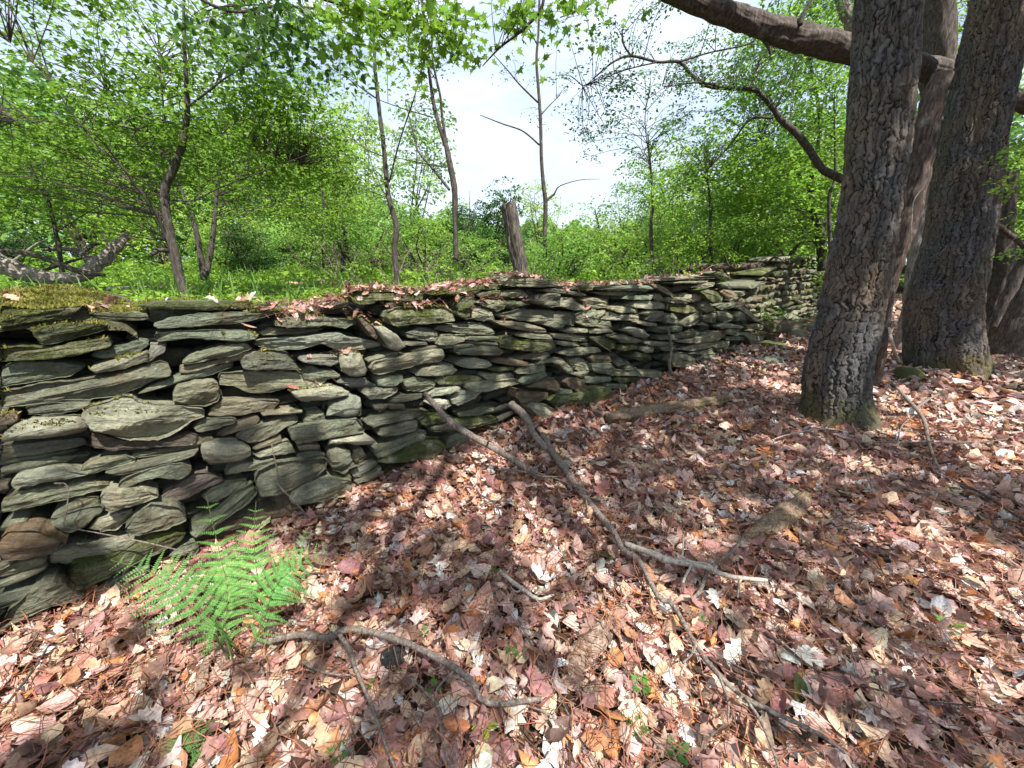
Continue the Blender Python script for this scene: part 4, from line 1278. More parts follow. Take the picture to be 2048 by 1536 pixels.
# twigs against the wall
def on_wall(x, y, off=0.04):
    s, z = wall_uv(x, y, off); return wall_xyz(s, z, off)
stick("twig", "upright bare stick leaning on the shaded right part of the wall", "twig", None, [4, 6, 6, 5], world=[on_wall(1336, 655, .05), on_wall(1340, 700, .06), on_wall(1336, 730, .09), on_wall(1350, 765, .13), on_wall(1362, 782, .2)], seed=16)
stick("twig", "long thin twig lying across the lower left stones behind the fern", "twig", None, [2, 4, 4, 2.5], world=[on_wall(128, 1054, .05), on_wall(200, 1068, .1), on_wall(280, 1080, .12), on_wall(345, 1098, .12), on_wall(400, 1112, .1)],
      seed=17)
stick("twig", "curved thin twig hanging over the stones above the fern", "twig", None, [2, 3.5, 4, 5], world=[on_wall(543, 888, .04), on_wall(555, 940, .06), on_wall(560, 970, .08), on_wall(590, 1005, .1), on_wall(618, 1035, .12), on_wall(640, 1080, .2)], seed=18)
stick("twig", "short hooked twig standing against the lower left stones", "twig", None, [2, 3, 3], world=[on_wall(108, 966, .05), on_wall(130, 968, .05), on_wall(138, 985, .05), on_wall(130, 1030, .05), on_wall(126, 1056, .06)], seed=19)
stick("twig", "long thin arching stem beside the right part of the wall", "twig", None, [1.5, 2.5, 3], 'twig', world=[on_wall(1180, 675, .1), on_wall(1230, 710, .2), on_wall(1280, 745, .3), on_wall(1310, 800, .4), on_wall(1340, 860, .45)], seed=20)
w_ = [on_ground(1500, 905, 0.01), on_ground(1560, 872, 0.10), on_ground(1640, 858, 0.16), on_ground(1690, 865, 0.10), on_ground(1702, 885, 0.0)]
stick("twig", "thin pale twig arching over leaves at the foot of the nearest big trunk", "twig", None, [2, 2.6, 3], 'stick_pale', world=w_, seed=21)
# many small anonymous twigs strewn about
def sprinkle(n_):
    out = 0
    proto = []
    for q in range(6):
        L = 0.28; P = np.cumsum(np.vstack([[0, 0, 0], rng.normal(0, 0.010, (5, 3)) + [L / 5, 0, 0]]), axis=0); P[:, 2] = np.abs(P[:, 2]) * 0.5
        V, Fq = tube(P, np.linspace(0.0032, 0.0014, 6), 5, 16, 0.2, q, cap=False)
        g_ = Geo(); g_.add(V, Fq)
        if q % 2:
            P2 = np.vstack([P[2], P[2] + [0.05, 0.035, 0.01], P[2] + [0.09, 0.08, 0.012]])
            V, Fq = tube(P2, [0.002, 0.0015, 0.001], 5, 8, 0.2, q, cap=False); g_.add(V, Fq)
        o = g_.obj("small_twig", MAT['twig' if q % 3 else 'stick']); col.objects.unlink(o); proto.append(o)
    while out < n_:
        x_ = random.uniform(-2.6, 5); y_ = random.uniform(0.6, 5)
        if side_of(x_, y_) > -0.1 or abs(x_) > 1.3 * y_: continue
        o = proto[out % 6].copy(); col.objects.link(o)
        o.location = (x_, y_, float(height(x_, y_)) + random.uniform(0.02, 0.045)); o.rotation_euler = (random.uniform(-.08, .08), random.uniform(-.12, .12), random.uniform(0, 6.28))
        sc_ = random.uniform(0.5, 1.6); o.scale = (sc_, sc_, sc_)
        props(o, "thin bare twig lying loose on the fallen leaves", "twig", "small twigs strewn on the leaves"); out += 1
sprinkle(200)

# rotting logs half buried in leaves
def log(name, label, cat, pts, widths, mat, up=0.0, seed=0, flat=0.75, rough=0.22, world=None):
    P = np.array(world if world is not None else ground_path(pts, up))
    W = np.interp(np.linspace(0, 1, len(P)), np.linspace(0, 1, len(widths)), widths)
    R = np.array([wpx(p, w) for p, w in zip(P, W)])
    V, Fq = tube(P, R, 48, 120, rough, seed)
    ax = P[-1] - P[0]; ax /= np.linalg.norm(ax); rel = V - P.mean(0); al = rel @ ax; pe = rel - al[:, None] * ax
    r_ = np.linalg.norm(pe, axis=1)[:, None] + 1e-5; u_ = pe / r_
    rid = 0.30 * vn(u_[:, 0] * 3.2 + 4, u_[:, 1] * 3.2 + u_[:, 2] * 2.5, al * 3, seed) + 0.22 * vn(u_[:, 0] * 8, u_[:, 2] * 8, al * 5, seed + 1) + 0.14 * vn(u_[:, 0] * 12, u_[:, 2] * 12, al * 60, seed + 2)
    V = V + pe * rid[:, None]
    d = fbm(V[:, 0] * 20, V[:, 1] * 20, V[:, 2] * 30, seed, 4) * R.mean() * 0.2
    c = P.mean(0); V[:, 2] = P[:, 2].mean() + (V[:, 2] - P[:, 2].mean()) * flat + d
    o = mesh_obj(name, V, Fq, MAT[mat]); recentre(o)
    return props(o, label, cat)
log("rotten_log", "mossy rotten log half buried in leaves along the foot of the wall", "log", [(1215, 838), (1280, 828), (1340, 818), (1400, 808), (1462, 795)], [26, 36, 34, 30, 18], 'rotten_moss', up=0.02, seed=3)
log("rotten_log", "broken yellow-brown rotten log in the leaves left of the nearest trunk's foot", "log", [(1490, 1078), (1530, 1058), (1570, 1030), (1612, 990)], [18, 50, 50, 26], 'rotten_moss', up=0.0, seed=4)
log("rotten_log", "pale split rotten log in the sunny leaves at the lower centre", "log", [(1138, 1345), (1165, 1310), (1195, 1275), (1228, 1240)], [30, 46, 46, 26], 'rotten', up=-0.005, seed=5, flat=0.6)
log("rotten_log", "flat piece of pale wood in leaves near the right edge", "log", [(1975, 1095), (2010, 1118), (2060, 1150)], [16, 22, 20], 'rotten', up=0.01, seed=6, flat=0.6)
log("wood_chunk", "small broken piece of wood standing at the foot of the fern", "wood", [(415, 1318), (405, 1350), (398, 1378)], [16, 22, 20], 'rotten', up=0.0, seed=7)

# ------------------------------------------------------------------ fern
def frond(P, width, npin, seed, nn, colr):
    """rachis points -> rachis tube and pinna batches"""
    C = catmull(P, 60); T, A, B = frames(C)
    L = np.linalg.norm(np.diff(C, axis=0), axis=1).sum()
    side = np.cross(T, nn); side /= np.linalg.norm(side, axis=1)[:, None]
    nrm = np.cross(side, T)
    V, Fq = tube(P, np.linspace(0.0028, 0.0008, len(P)), 5, 30, 0, 0, cap=False)
    gr = Geo(); gr.add(V, Fq, np.array([0.16, 0.20, 0.06]))
    Cs = []; Ds = []; Ns = []; Sz = []; Cl = []
    r = np.random.default_rng(seed)
    for k in range(npin):
        t = 0.22 + 0.78 * (k / npin) ** 0.92
        i = min(59, int(t * 59)); base = C[i]
        uu_ = (t - 0.22) / 0.78
        prof = min(0.62 + 1.3 * uu_, 1.0, 1.55 * (1 - uu_) ** 0.8 + 0.08)
        pl = width * max(0.05, prof)
        for sg in (-1, 1):
            d = side[i] * sg + T[i] * (0.42 + 0.1 * r.random()) + nrm[i] * r.normal(0.02, 0.10)
            d /= np.linalg.norm(d)
            pn = nrm[i] + r.normal(0, 0.13, 3); pn -= d * (pn @ d); pn /= np.linalg.norm(pn)
            sd_ = np.cross(pn, d)
            m = max(4, int(pl / 0.0075))
            droop = r.uniform(0.05, 0.28)
            for j in range(m):
                u = (j + 0.6) / m
                pp = base + d * pl * u - nn * 0 - np.array([0, 0, 1]) * droop * pl * u * u
                ll = pl * 0.108 * (1 - u) ** 0.7 + 0.002
                for s2 in (-1, 1):
                    dd = sd_ * s2 + d * 0.45
                    Cs.append(pp + dd * ll * 0.35); Ds.append(dd); Ns.append(pn + r.normal(0, 0.1, 3)); Sz.append(ll * 1.25)
                    Cl.append(colr * r.uniform(0.85, 1.15))
            # midrib strip of the pinna
            e_ = [base + d * pl * uu - np.array([0, 0, 1]) * droop * pl * uu * uu for uu in (0, 0.35, 0.7, 1.0)]
            Vm, Fm = tube(e_, [0.0011, 0.0009, 0.0007, 0.0004], 3, 5, 0, 0, cap=False); gr.add(Vm, Fm, np.array([0.13, 0.26, 0.06]))
    Cs = np.array(Cs); Sz = np.array(Sz); Cl = np.array(Cl); Ns = np.array(Ns); Ds = np.array(Ds)
    big = Sz > width * 0.3
    big = np.zeros(len(Sz), bool)
    # pinna midribs are the widest entries per group
    V, Fa, cc = batch(Cs, Ns, Sz, Cl, 'fold', direction=Ds, width=0.75)
    # narrow the midribs
    k = len(TPL['fold'][0])
    return gr, V, Fa, cc

def fern(name, label, base, fronds, colr, group=None):
    root = empty(name, base, label, "fern", group)
    for q, (P, wd, npin, nn) in enumerate(fronds):
        gr, V, Fa, cc = frond(np.array(P), wd, npin, 100 + q, np.array(nn, float), np.array(colr) * (1 + 0.22 * math.sin(q * 2.1)) * np.array([1 + 0.10 * math.sin(q * 1.3 + 1), 1, 1]))
        blade = mesh_obj("frond", V, Fa, MAT['fern'], cols=cc, smooth=False); put(blade, root)
        rc = gr.obj("frond_stalk", MAT['fern']); rc.parent = blade
    return root

b0 = on_ground(470, 1345, 0.0); b1 = on_ground(530, 1335, 0.0)
def fp(pts, Y0, Y1, base):
    P = [base]
    for q, (x_, y_) in enumerate(pts):
        t = (q + 1) / len(pts)
        P.append(at_y(x_, y_, Y0 + (Y1 - Y0) * t))
    return P
Yb = b0[1]; Yc = b1[1]
TOW = np.array([0.1, -0.9, 0.45])
fern("fern", "bright green fern with feathery fronds growing from the leaves in front of the wall", b0, [
    (fp([(452, 1262), (455, 1180), (440, 1110), (412, 990)], Yb, Yb + 0.22, b0), 0.18, 15, TOW),
    (fp([(522, 1250), (515, 1160), (508, 1080), (512, 1003)], Yb, Yb + 0.25, b0), 0.13, 14, TOW),
    (fp([(430, 1275), (370, 1200), (310, 1148), (222, 1120)], Yb, Yb + 0.05, b0), 0.14, 16, (0.25, -0.45, 0.9)),
    (fp([(520, 1262), (548, 1180), (590, 1135), (668, 1085)], Yb, Yb + 0.15, b0), 0.135, 14, (0.1, -0.6, 0.8)),
    (fp([(535, 1245), (560, 1165), (590, 1105), (618, 1052)], Yc, Yc + 0.3, b1), 0.10, 13, (-0.5, -0.7, 0.5)),
    (fp([(460, 1290), (440, 1255), (418, 1262), (402, 1318)], Yb, Yb - 0.1, b0), 0.095, 18, (-0.3, -0.6, 0.6)),
], (0.17, 0.385, 0.10))
b2 = on_ground(350, 1540, 0.0)
fern("fern", "small low fern lying flat on the leaves at the bottom left", b2, [
    ([b2, on_ground(375, 1500, 0.05), on_ground(392, 1460, 0.06), on_ground(412, 1415, 0.04)], 0.055, 17, (0.1, -0.3, 1)),
    ([b2, on_ground(350, 1505, 0.05), on_ground(362, 1470, 0.06), on_ground(375, 1440, 0.04)], 0.045, 14, (0.1, -0.3, 1)),
    ([b2, on_ground(380, 1530, 0.04), on_ground(400, 1505, 0.05), on_ground(425, 1495, 0.03)], 0.04, 12, (0.1, -0.3, 1)),
], (0.085, 0.20, 0.055))

# seedlings
def seedling(x_, y_, label, size, lobed=True, group=None, c=(0.12, 0.34, 0.05)):
    p = on_ground(x_, y_, 0.0)
    root = empty("seedling", p, label, "seedling", group)
    top = p + np.array([0.0, 0.0, size * 0.5 + 0.03])
    V, Fq = tube([p, (p + top) / 2 + [0.004, 0, 0], top], [0.0012, 0.001, 0.0008], 5, 8)
    put(mesh_obj("stalk", V, Fq, MAT['stick']), root)
    m = random.choice([3, 4, 5]) if lobed else 4
    a = rng.uniform(0, 6.28) + np.arange(m) * 6.28 / m
    D = np.stack([np.cos(a), np.sin(a), np.full(m, 0.1)], -1)
    N_ = np.stack([-0.35 * np.cos(a), -0.35 * np.sin(a), np.ones(m)], -1) + rng.normal(0, 0.15, (m, 3))
    V, Fa, cc = batch(top + D * size * 0.5, N_, np.full(m, size) * rng.uniform(0.8, 1.1, m), np.array(c) * rng.uniform(0.8, 1.2, (m, 1)) * np.ones((1, 3)), 'lobed' if lobed else 'oval', direction=D, curl=0.8)
    put(mesh_obj("leaves", V, Fa, MAT['green'], cols=cc, smooth=True), root)
SEED = [(1212, 1128, 0.05, "green lobed seedling left of the pale peeled stick"), (985, 1165, 0.05, "green seedling beside the short lichen-spotted stick"),
        (870, 1395, 0.035, "small bright seedling under the end of the curved grey branch"), (985, 1438, 0.035, "tiny seedling right of the thin dead twig near the bottom"),
        (972, 1478, 0.04, "yellow-green seedling at the bottom centre"), (1278, 1392, 0.045, "green seedling left of the long branch near the bottom"),
        (1272, 1476, 0.04, "green seedling at the bottom right of centre"), (738, 1385, 0.03, "tiny seedling beside the twig of the curved grey branch"),
        (680, 1528, 0.04, "green seedling at the very bottom edge"), (850, 1280, 0.03, "tiny seedling just above the curved grey branch"),
        (1350, 1525, 0.04, "seedling at the bottom edge beside the long branch"), (1022, 1325, 0.035, "lone sprout above the end of the curved grey branch"),
        (1893, 1275, 0.06, "green sprout in the leaves at the lower right"), (1400, 1230, 0.03, "little sprout just above the green pine tuft")]
for q, (x_, y_, sz, lb) in enumerate(SEED):
    seedling(x_, y_, lb, sz * 1.15, lobed=(q % 3 != 1), group="seedlings among the leaves", c=(0.11, 0.27, 0.05) if q != 4 else (0.3, 0.45, 0.04))
# a fallen tuft of green pine needles and one green-brown leaf
p = on_ground(1382, 1240, 0.03); root = empty("pine_tuft", p, "fresh green tuft of pine needles lying beside the long branch", "pine needles")
m = 60; a = rng.normal(-0.25, 0.33, m); D = np.stack([np.cos(a), np.sin(a), rng.normal(0.05, 0.12, m)], -1)
L = rng.uniform(0.06, 0.11, m)
V, Fa, cc = batch(p + D * L[:, None] / 2 + [0, 0, .01], rng.normal(0, .3, (m, 3)) + [0, -.3, 1], L, np.array([[0.07, 0.17, 0.05]]) * rng.uniform(.7, 1.3, (m, 1)), 'quad', direction=D, width=0.05)
put(mesh_obj("needles", V, Fa, MAT['fern'], cols=cc, smooth=False), root)
p = on_ground(1600, 1385, 0.05)
V, Fa, cc = batch(np.array([p]), np.array([[0.3, -0.8, 0.5]]), np.array([0.13]), np.array([[0.10, 0.12, 0.03]]), 'oval', direction=np.array([[0.1, 0.2, 1.0]]), curl=1.5)
o = mesh_obj("fallen_leaf", V, Fa, MAT['litter'], cols=cc); recentre(o); props(o, "dark olive leaf standing upright among the dry leaves at the lower right", "leaf")
# the largest fallen leaves nearest the camera, each an object of its own
LK = [('oak', (0.40, 0.26, 0.16), "tan lobed oak leaf"), ('lobed', (0.42, 0.27, 0.24), "pinkish pointed maple leaf"), ('oval', (0.26, 0.13, 0.12), "dull purple-brown oval leaf"), ('lobed', (0.50, 0.41, 0.37), "bleached pale maple leaf"),
      ('oval', (0.38, 0.19, 0.11), "orange-brown oval leaf"), ('oak', (0.20, 0.11, 0.085), "dark brown oak leaf"), ('oval', (0.50, 0.37, 0.30), "pale tan curled leaf"), ('lobed', (0.30, 0.16, 0.14), "reddish brown maple leaf")]
protos = []
for q, (kd, c, lb) in enumerate(LK):
    for v_ in range(3):
        V, Fa, cc = batch(np.zeros((1, 3)), np.array([[0, 0, 1.0]]), np.ones(1), np.array([c]), kd, curl=float(rng.choice([-1, 1]) * rng.uniform(1.5, 4.5)), bend=float(rng.normal(0.3, 1.1)), crinkle=0.13, colvar=0.3, direction=np.array([[1.0, 0, 0]]))
        o = mesh_obj("fallen_leaf", V, Fa, MAT['litter'], cols=cc, smooth=False); col.objects.unlink(o); protos.append((o, lb))
made = 0
while made < 280:
    x_ = random.uniform(-2.4, 3.2); y_ = random.uniform(0.55, 2.9)
    if side_of(x_, y_) > -0.12 or abs(x_) > 1.28 * (y_ + 0.3): continue
    if random.random() > 1.3 / (0.6 + y_ * 0.6): continue
    pr, lb = protos[made % len(protos)]
    o = pr.copy(); col.objects.link(o)
    o.location = (x_, y_, float(height(x_, y_)) + random.uniform(0.05, 0.075))
    o.rotation_euler = (random.gauss(0, 0.33), random.gauss(0, 0.33), random.uniform(0, 6.28))
    sc_ = random.uniform(0.07, 0.12); o.scale = (sc_, sc_, sc_)
    props(o, lb + " lying loose on top of the leaf carpet", "leaf", lb.replace("leaf", "leaves") + " on the leaf carpet"); made += 1
# ------------------------------------------------------------------ trees
def ridged(P, R, na, n, rough, seed, amp=0.10, fine=0.05):
    """tube with long furrows running along it"""
    V, Fq = tube(P, R, na, n, rough, seed)
    PR = catmull(np.hstack([np.asarray(P), np.asarray(R)[:, None]]), n)
    ctr = np.vstack([np.repeat(PR[:, :3], na, axis=0), PR[0:1, :3], PR[-1:, :3]])
    L = np.concatenate([[0], np.cumsum(np.linalg.norm(np.diff(PR[:, :3], axis=0), axis=1))])
    al = np.concatenate([np.repeat(L, na), [0, L[-1]]]) / max(np.mean(R), 0.01)
    th = np.concatenate([np.tile(np.linspace(0, 2 * math.pi, na, endpoint=False), n), [0, 0]])
    th = th + 0.35 * vn(al * 0.35, th * 0, seed=seed + 3)
    c_, s_ = np.cos(th), np.sin(th)
    k = 1 + amp * vn(c_ * 2.4 + 4, s_ * 2.4, al * 0.16, seed) + fine * vn(c_ * 6, s_ * 6 + 2, al * 0.3, seed + 1) + fine * vn(c_ * 12, s_ * 12 + 2, al * 0.8, seed + 2)
    return ctr + (V - ctr) * k[:, None], Fq

def stem_pts(pts, Y, Yend=None):
    """pts (x,y,w) in photograph pixels on an upright plane Y metres away -> world points and radii"""
    P = []; R = []
    Ye = Y if Yend is None else Yend
    for q, (x_, y_, w_) in enumerate(pts):
        t = q / max(1, len(pts) - 1)
        p = at_y(x_, y_, Y + (Ye - Y) * t); P.append(p); R.append(wpx(p, w_))
    return np.array(P), np.array(R)

def bark_trunk(P, R, seed, na=300, step=0.0085, cell=(0.028, 0.125), amp=0.0115, flare=0.0, lobes=0.0):
    C0 = catmull(np.hstack([P, R[:, None]]), 80)
    L = np.concatenate([[0], np.cumsum(np.linalg.norm(np.diff(C0[:, :3], axis=0), axis=1))])
    n = int(L[-1] / step)
    l = np.linspace(0, L[-1], n)
    C = np.stack([np.interp(l, L, C0[:, k]) for k in range(4)], -1)
    T, A, B = frames(C[:, :3])
    th = np.linspace(0, 2 * math.pi, na, endpoint=False)
    Rm = C[:, 3].mean()
    nc = max(6, int(2 * math.pi * Rm / cell[0]))
    U = th[None] / (2 * math.pi) * nc + 0 * l[:, None]
    W = l[:, None] / cell[1] + 0 * th[None]
    cx_ = np.cos(th)[None] + 0 * l[:, None]; sx_ = np.sin(th)[None] + 0 * l[:, None]; lz = l[:, None] + 0 * th[None]
    k1 = Rm / 0.10
    U = U + 0.75 * vn(cx_ * k1, sx_ * k1, lz * 9, seed) + 0.40 * vn(cx_ * k1 * 2.6, sx_ * k1 * 2.6, lz * 24, seed + 2) + 0.22 * vn(cx_ * k1 * 6, sx_ * k1 * 6, lz * 60, seed + 3)
    W = W + 0.60 * vn(cx_ * k1 + 9, sx_ * k1, lz * 9, seed + 1) + 0.40 * vn(cx_ * k1 * 2.6 + 9, sx_ * k1 * 2.6, lz * 26, seed + 4) + 0.20 * vn(cx_ * k1 * 6 + 3, sx_ * k1 * 6, lz * 60, seed + 5)
    iu = np.floor(U); iw = np.floor(W)
    F1 = np.full(U.shape, 9.0); F2 = np.full(U.shape, 9.0); ID = np.zeros(U.shape); DY = np.zeros(U.shape); DX = np.zeros(U.shape)
    for a in (-1, 0, 1):
        for b in (-1, 0, 1):
            cu = iu + a; cw = iw + b
            hu = np.mod(cu, nc)
            jx = _hash(hu, cw, cu * 0, seed); jy = _hash(hu, cw, cu * 0 + 1, seed); hid = _hash(hu, cw, cu * 0 + 2, seed)
            ex = U - (cu + 0.05 + 0.9 * jx); ey = W - (cw + 0.05 + 0.9 * jy)
            d = np.maximum(np.abs(ex), np.abs(ey) * 0.9) * 0.6 + np.hypot(ex, ey) * 0.4
            m1 = d < F1
            F2 = np.where(m1, F1, np.minimum(F2, d)); ID = np.where(m1, hid, ID); DY = np.where(m1, ey, DY); DX = np.where(m1, ex, DX); F1 = np.where(m1, d, F1)
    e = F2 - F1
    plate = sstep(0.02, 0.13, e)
    fl = vn(U * 2.3, W * 2.6, 0, seed + 5) * 0.25 + vn(U * 6, W * 7, 0, seed + 6) * 0.2
    # flakes overlap like scales: each lifts towards its lower rim and one side
    tiltp = -0.65 * DY + 0.45 * DX * np.where(ID > 0.5, 1, -1)
    big = vn(cx_ * k1 * 0.9, sx_ * k1 * 0.9, lz * 3.0, seed + 8)
    grv = sstep(0.15, 0.75, vn(cx_ * k1 * 1.7 + 3, sx_ * k1 * 1.7, lz * 1.6, seed + 12))
    fu = np.abs(U * 0.5 - np.floor(U * 0.5) - 0.5) * 2
    grv = np.maximum(grv, 0.75 * sstep(0.72, 0.95, fu))
    plate = plate * (1 - 0.7 * sstep(0.8, 0.97, fu))
    disp = amp * (plate * (0.30 + 0.75 * ID + 0.6 * fl + tiltp) - 0.2 + 0.25 * big - 1.1 * grv)
    low = 0.10 * vn(np.cos(th)[None] * 1.4 + 0 * W, np.sin(th)[None] * 1.4 + 0 * W, l[:, None] * 0.9, seed + 9) + 0.05 * vn(np.cos(th)[None] * 3.4 + 0 * W, np.sin(th)[None] * 3.4 + 0 * W, l[:, None] * 1.9, seed + 10)
    rr = C[:, 3][:, None] * (1 + low)
    if flare: rr = rr * (1 + flare * np.exp(-l[:, None] / 0.20) * (0.6 + 0.4 * (lobes * np.cos(th * 5 + seed)[None] + 1)))
    rr = rr + disp
    V = C[:, None, :3] + A[:, None] * (np.cos(th)[None, :, None] * rr[..., None]) + B[:, None] * (np.sin(th)[None, :, None] * rr[..., None])
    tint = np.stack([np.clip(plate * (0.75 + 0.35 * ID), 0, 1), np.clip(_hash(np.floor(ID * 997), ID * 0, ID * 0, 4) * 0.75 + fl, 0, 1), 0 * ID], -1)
    i = np.arange(n - 1)[:, None] * na; j = np.arange(na)[None]; j2 = (j + 1) % na
    Fq = np.stack([i + j, i + j2, i + na + j2, i + na + j], -1).reshape(-1, 4)
    return V.reshape(-1, 3), Fq, tint.reshape(-1, 3)

def sprays(regions, leaf, colr, kind='fold', per=60, rad=0.42, lvar=0.3, droop=0.5, tilt=0.28, hang=0.25, nj=0.42):
    """regions: (centre xyz, radii xyz, number of sprays). returns batch and twig sources"""
    Cs = []; Ns = []; Ds = []; Cl = []; src = []
    for c, r, n in regions:
        for _ in range(n):
            while True:
                q = rng.uniform(-1, 1, 3)
                if q @ q < 1: break
            cc = np.array(c) + q * np.array(r)
            m = int(per * rng.uniform(0.6, 1.4)); R_ = rad * rng.uniform(0.6, 1.35)
            hd = rng.normal(size=2); hd /= np.linalg.norm(hd)
            rr = R_ * np.sqrt(rng.random(m)); aa = rng.uniform(0, 2 * math.pi, m)
            px_ = rr * np.cos(aa) * 1.3; py_ = rr * np.sin(aa) * 0.75
            dx = px_ * hd[0] - py_ * hd[1]; dy = px_ * hd[1] + py_ * hd[0]
            pz = -droop * rr * rr / max(R_, .1) + rng.normal(0, 0.05 * R_ + 0.012, m)
            sl = rng.normal(0, tilt, 2)
            P = cc + np.stack([dx, dy, pz + sl[0] * dx + sl[1] * dy], -1)
            D = np.stack([dx, dy, -hang * np.ones(m) * R_], -1) + rng.normal(0, 0.45 * R_, (m, 3))
            N_ = np.stack([-sl[0] + 0 * dx, -sl[1] + 0 * dy, np.ones(m)], -1) + rng.normal(0, nj, (m, 3))
            Cs.append(P); Ns.append(N_); Ds.append(D)
            base = np.array(colr) * rng.uniform(0.75, 1.25)
            mixy = rng.random()
            base = base * (1 - 0.25 * mixy) + np.array([0.17, 0.25, 0.03]) * 0.25 * mixy
            Cl.append(base * rng.uniform(1 - lvar, 1 + lvar, (m, 1)))
            src.append((cc, R_, hd))
    Cs = np.vstack(Cs); m = len(Cs)
    V, Fa, cc = batch(Cs, np.vstack(Ns), leaf * rng.uniform(0.65, 1.25, m), np.clip(np.vstack(Cl), 0.004, 0.9), kind, direction=np.vstack(Ds), curl=rng.normal(0.3, 0.5, m), bend=-0.25)
    return V, Fa, cc, src

def twig_geo(src, spine, rmax=0.008, every=1, fine=True):
    """slender branches from the nearest lower point of the stems to each spray"""
    g = Geo(); spine = np.asarray(spine)
    for q, (c, R_, hd) in enumerate(src):
        if q % every: continue
        d = np.linalg.norm((spine - c) * np.array([1, 1, 0.7]), axis=1) + 1.2 * np.maximum(spine[:, 2] - c[2] + 0.15, 0)
        a = spine[int(np.argmin(d + rng.uniform(0, 0.35, len(d))))]
        L = np.linalg.norm(c - a)
        if L < 0.08: continue
        mid = a * 0.5 + c * 0.5 + np.array([0, 0, 0.10 * L]) + rng.normal(0, 0.07 * L, 3)
        e = c + np.array([hd[0], hd[1], -0.2]) * R_ * 0.9
        r0 = min(rmax, 0.0035 + 0.0035 * L)
        V, Fq = tube([a, mid, c, e], [r0, r0 * 0.65, r0 * 0.4, 0.001], 4, 11, 0, 0, cap=False)
        g.add(V, Fq)
        if fine:
            for s_ in (-1, 1):
                e2 = c + np.array([-hd[1], hd[0], 0]) * s_ * R_ * 0.6 + np.array([hd[0], hd[1], 0]) * 0.3 * R_
                V, Fq = tube([c - np.array([hd[0], hd[1], 0]) * R_ * 0.2, e2], [r0 * 0.35, 0.0008], 3, 4, 0, 0, cap=False)
                g.add(V, Fq)
    return g

def tree(name, label, cat, stems, regions, leaf, colr, bark='bark_thin', group=None, per=60, rad=0.42, kind='fold', na=12, twigs=True, rmax=0.006, droop=0.5, tilt=0.28, every=1, fine=True):
    """stems: list of (P,R); first is the trunk"""
    root = empty(name, stems[0][0][0], label, cat, group)
    sp = []
    for q, (P, R) in enumerate(stems):
        V, Fq = tube(P, R, na if q == 0 else 8, max(12, len(P) * 8), 0.14, q + int(abs(P[0][0]) * 10), cap=True)
        put(mesh_obj("trunk" if q == 0 else "branch", V, Fq, MAT[bark]), root)
        sp.append(catmull(P, 14)[2:])
    if regions:
        V, Fa, cc, src = sprays(regions, leaf, colr, kind, per, rad, droop=droop, tilt=tilt)
        cr = mesh_obj("crown", V, Fa, MAT['green'], cols=cc, smooth=False)
        cr["kind"] = "stuff"
        put(cr, root)
        if twigs:
            g = twig_geo(src, np.vstack(sp), rmax, every, fine)
            if g.v: put(props(g.obj("twigs", MAT['twig']), kind="stuff"), root)
    return root

def reg(x_, y_, Y, rx, ry, rY, n):
    """region centred on a sight line, sizes in photograph pixels and metres deep"""
    c = at_y(x_, y_, Y); d = depth_of(c)
    return (c, (rx * d / FPX, rY, ry * d / FPX), n)

GREEN = (0.19, 0.33, 0.04); GREEN_D = (0.06, 0.15, 0.022); GREEN_L = (0.23, 0.38, 0.06); GREEN_B = (0.09, 0.19, 0.07)

# --- the two big rough-barked trunks
def big_tree(label, pts, Y, seed, flare, crown_pts, lean_to):
    P, R = stem_pts(pts, Y)
    ground_z = float(height(P[0][0], P[0][1]))
    P = np.vstack([P[0] - [0, 0, P[0][2] - ground_z + 0.12], P]); R = np.concatenate([[R[0] * 1.04], R])
    up = P[-1] - P[-2]; up /= np.linalg.norm(up); up = up * 0.6 + np.array([0, 0, 0.5]); up /= np.linalg.norm(up)
    top = P[-1]
    P = np.vstack([P, top + up * 1.6, top + up * 6.5 + lean_to])
    R = np.concatenate([R, [R[-1] * 0.9, R[-1] * 0.7]])
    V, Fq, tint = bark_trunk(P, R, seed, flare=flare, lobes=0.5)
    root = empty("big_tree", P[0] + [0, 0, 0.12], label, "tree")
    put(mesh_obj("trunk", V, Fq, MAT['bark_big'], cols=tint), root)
    return root, P, R

t1, P1, R1 = big_tree("nearest big tree trunk with rough plated dark bark, rising in front of the wall's end",
    [(1672, 845, 140), (1672, 750, 134), (1693, 650, 130), (1724, 500, 132), (1748, 333, 134), (1764, 170, 136), (1776, 0, 132), (1786, -160, 128)], 3.6, 5, 0.34, None, np.array([0.2, 0.0, 0.6]))
t2, P2, R2 = big_tree("second big rough-barked trunk standing farther right, leaning right with a flared mossy foot",
    [(1890, 735, 150), (1886, 690, 162), (1892, 600, 160), (1908, 500, 148), (1936, 333, 146), (1968, 170, 142), (2002, 0, 142), (2034, -150, 138)], 5.4, 9, 0.42, None, np.array([0.8, 0.3, 0.8]))

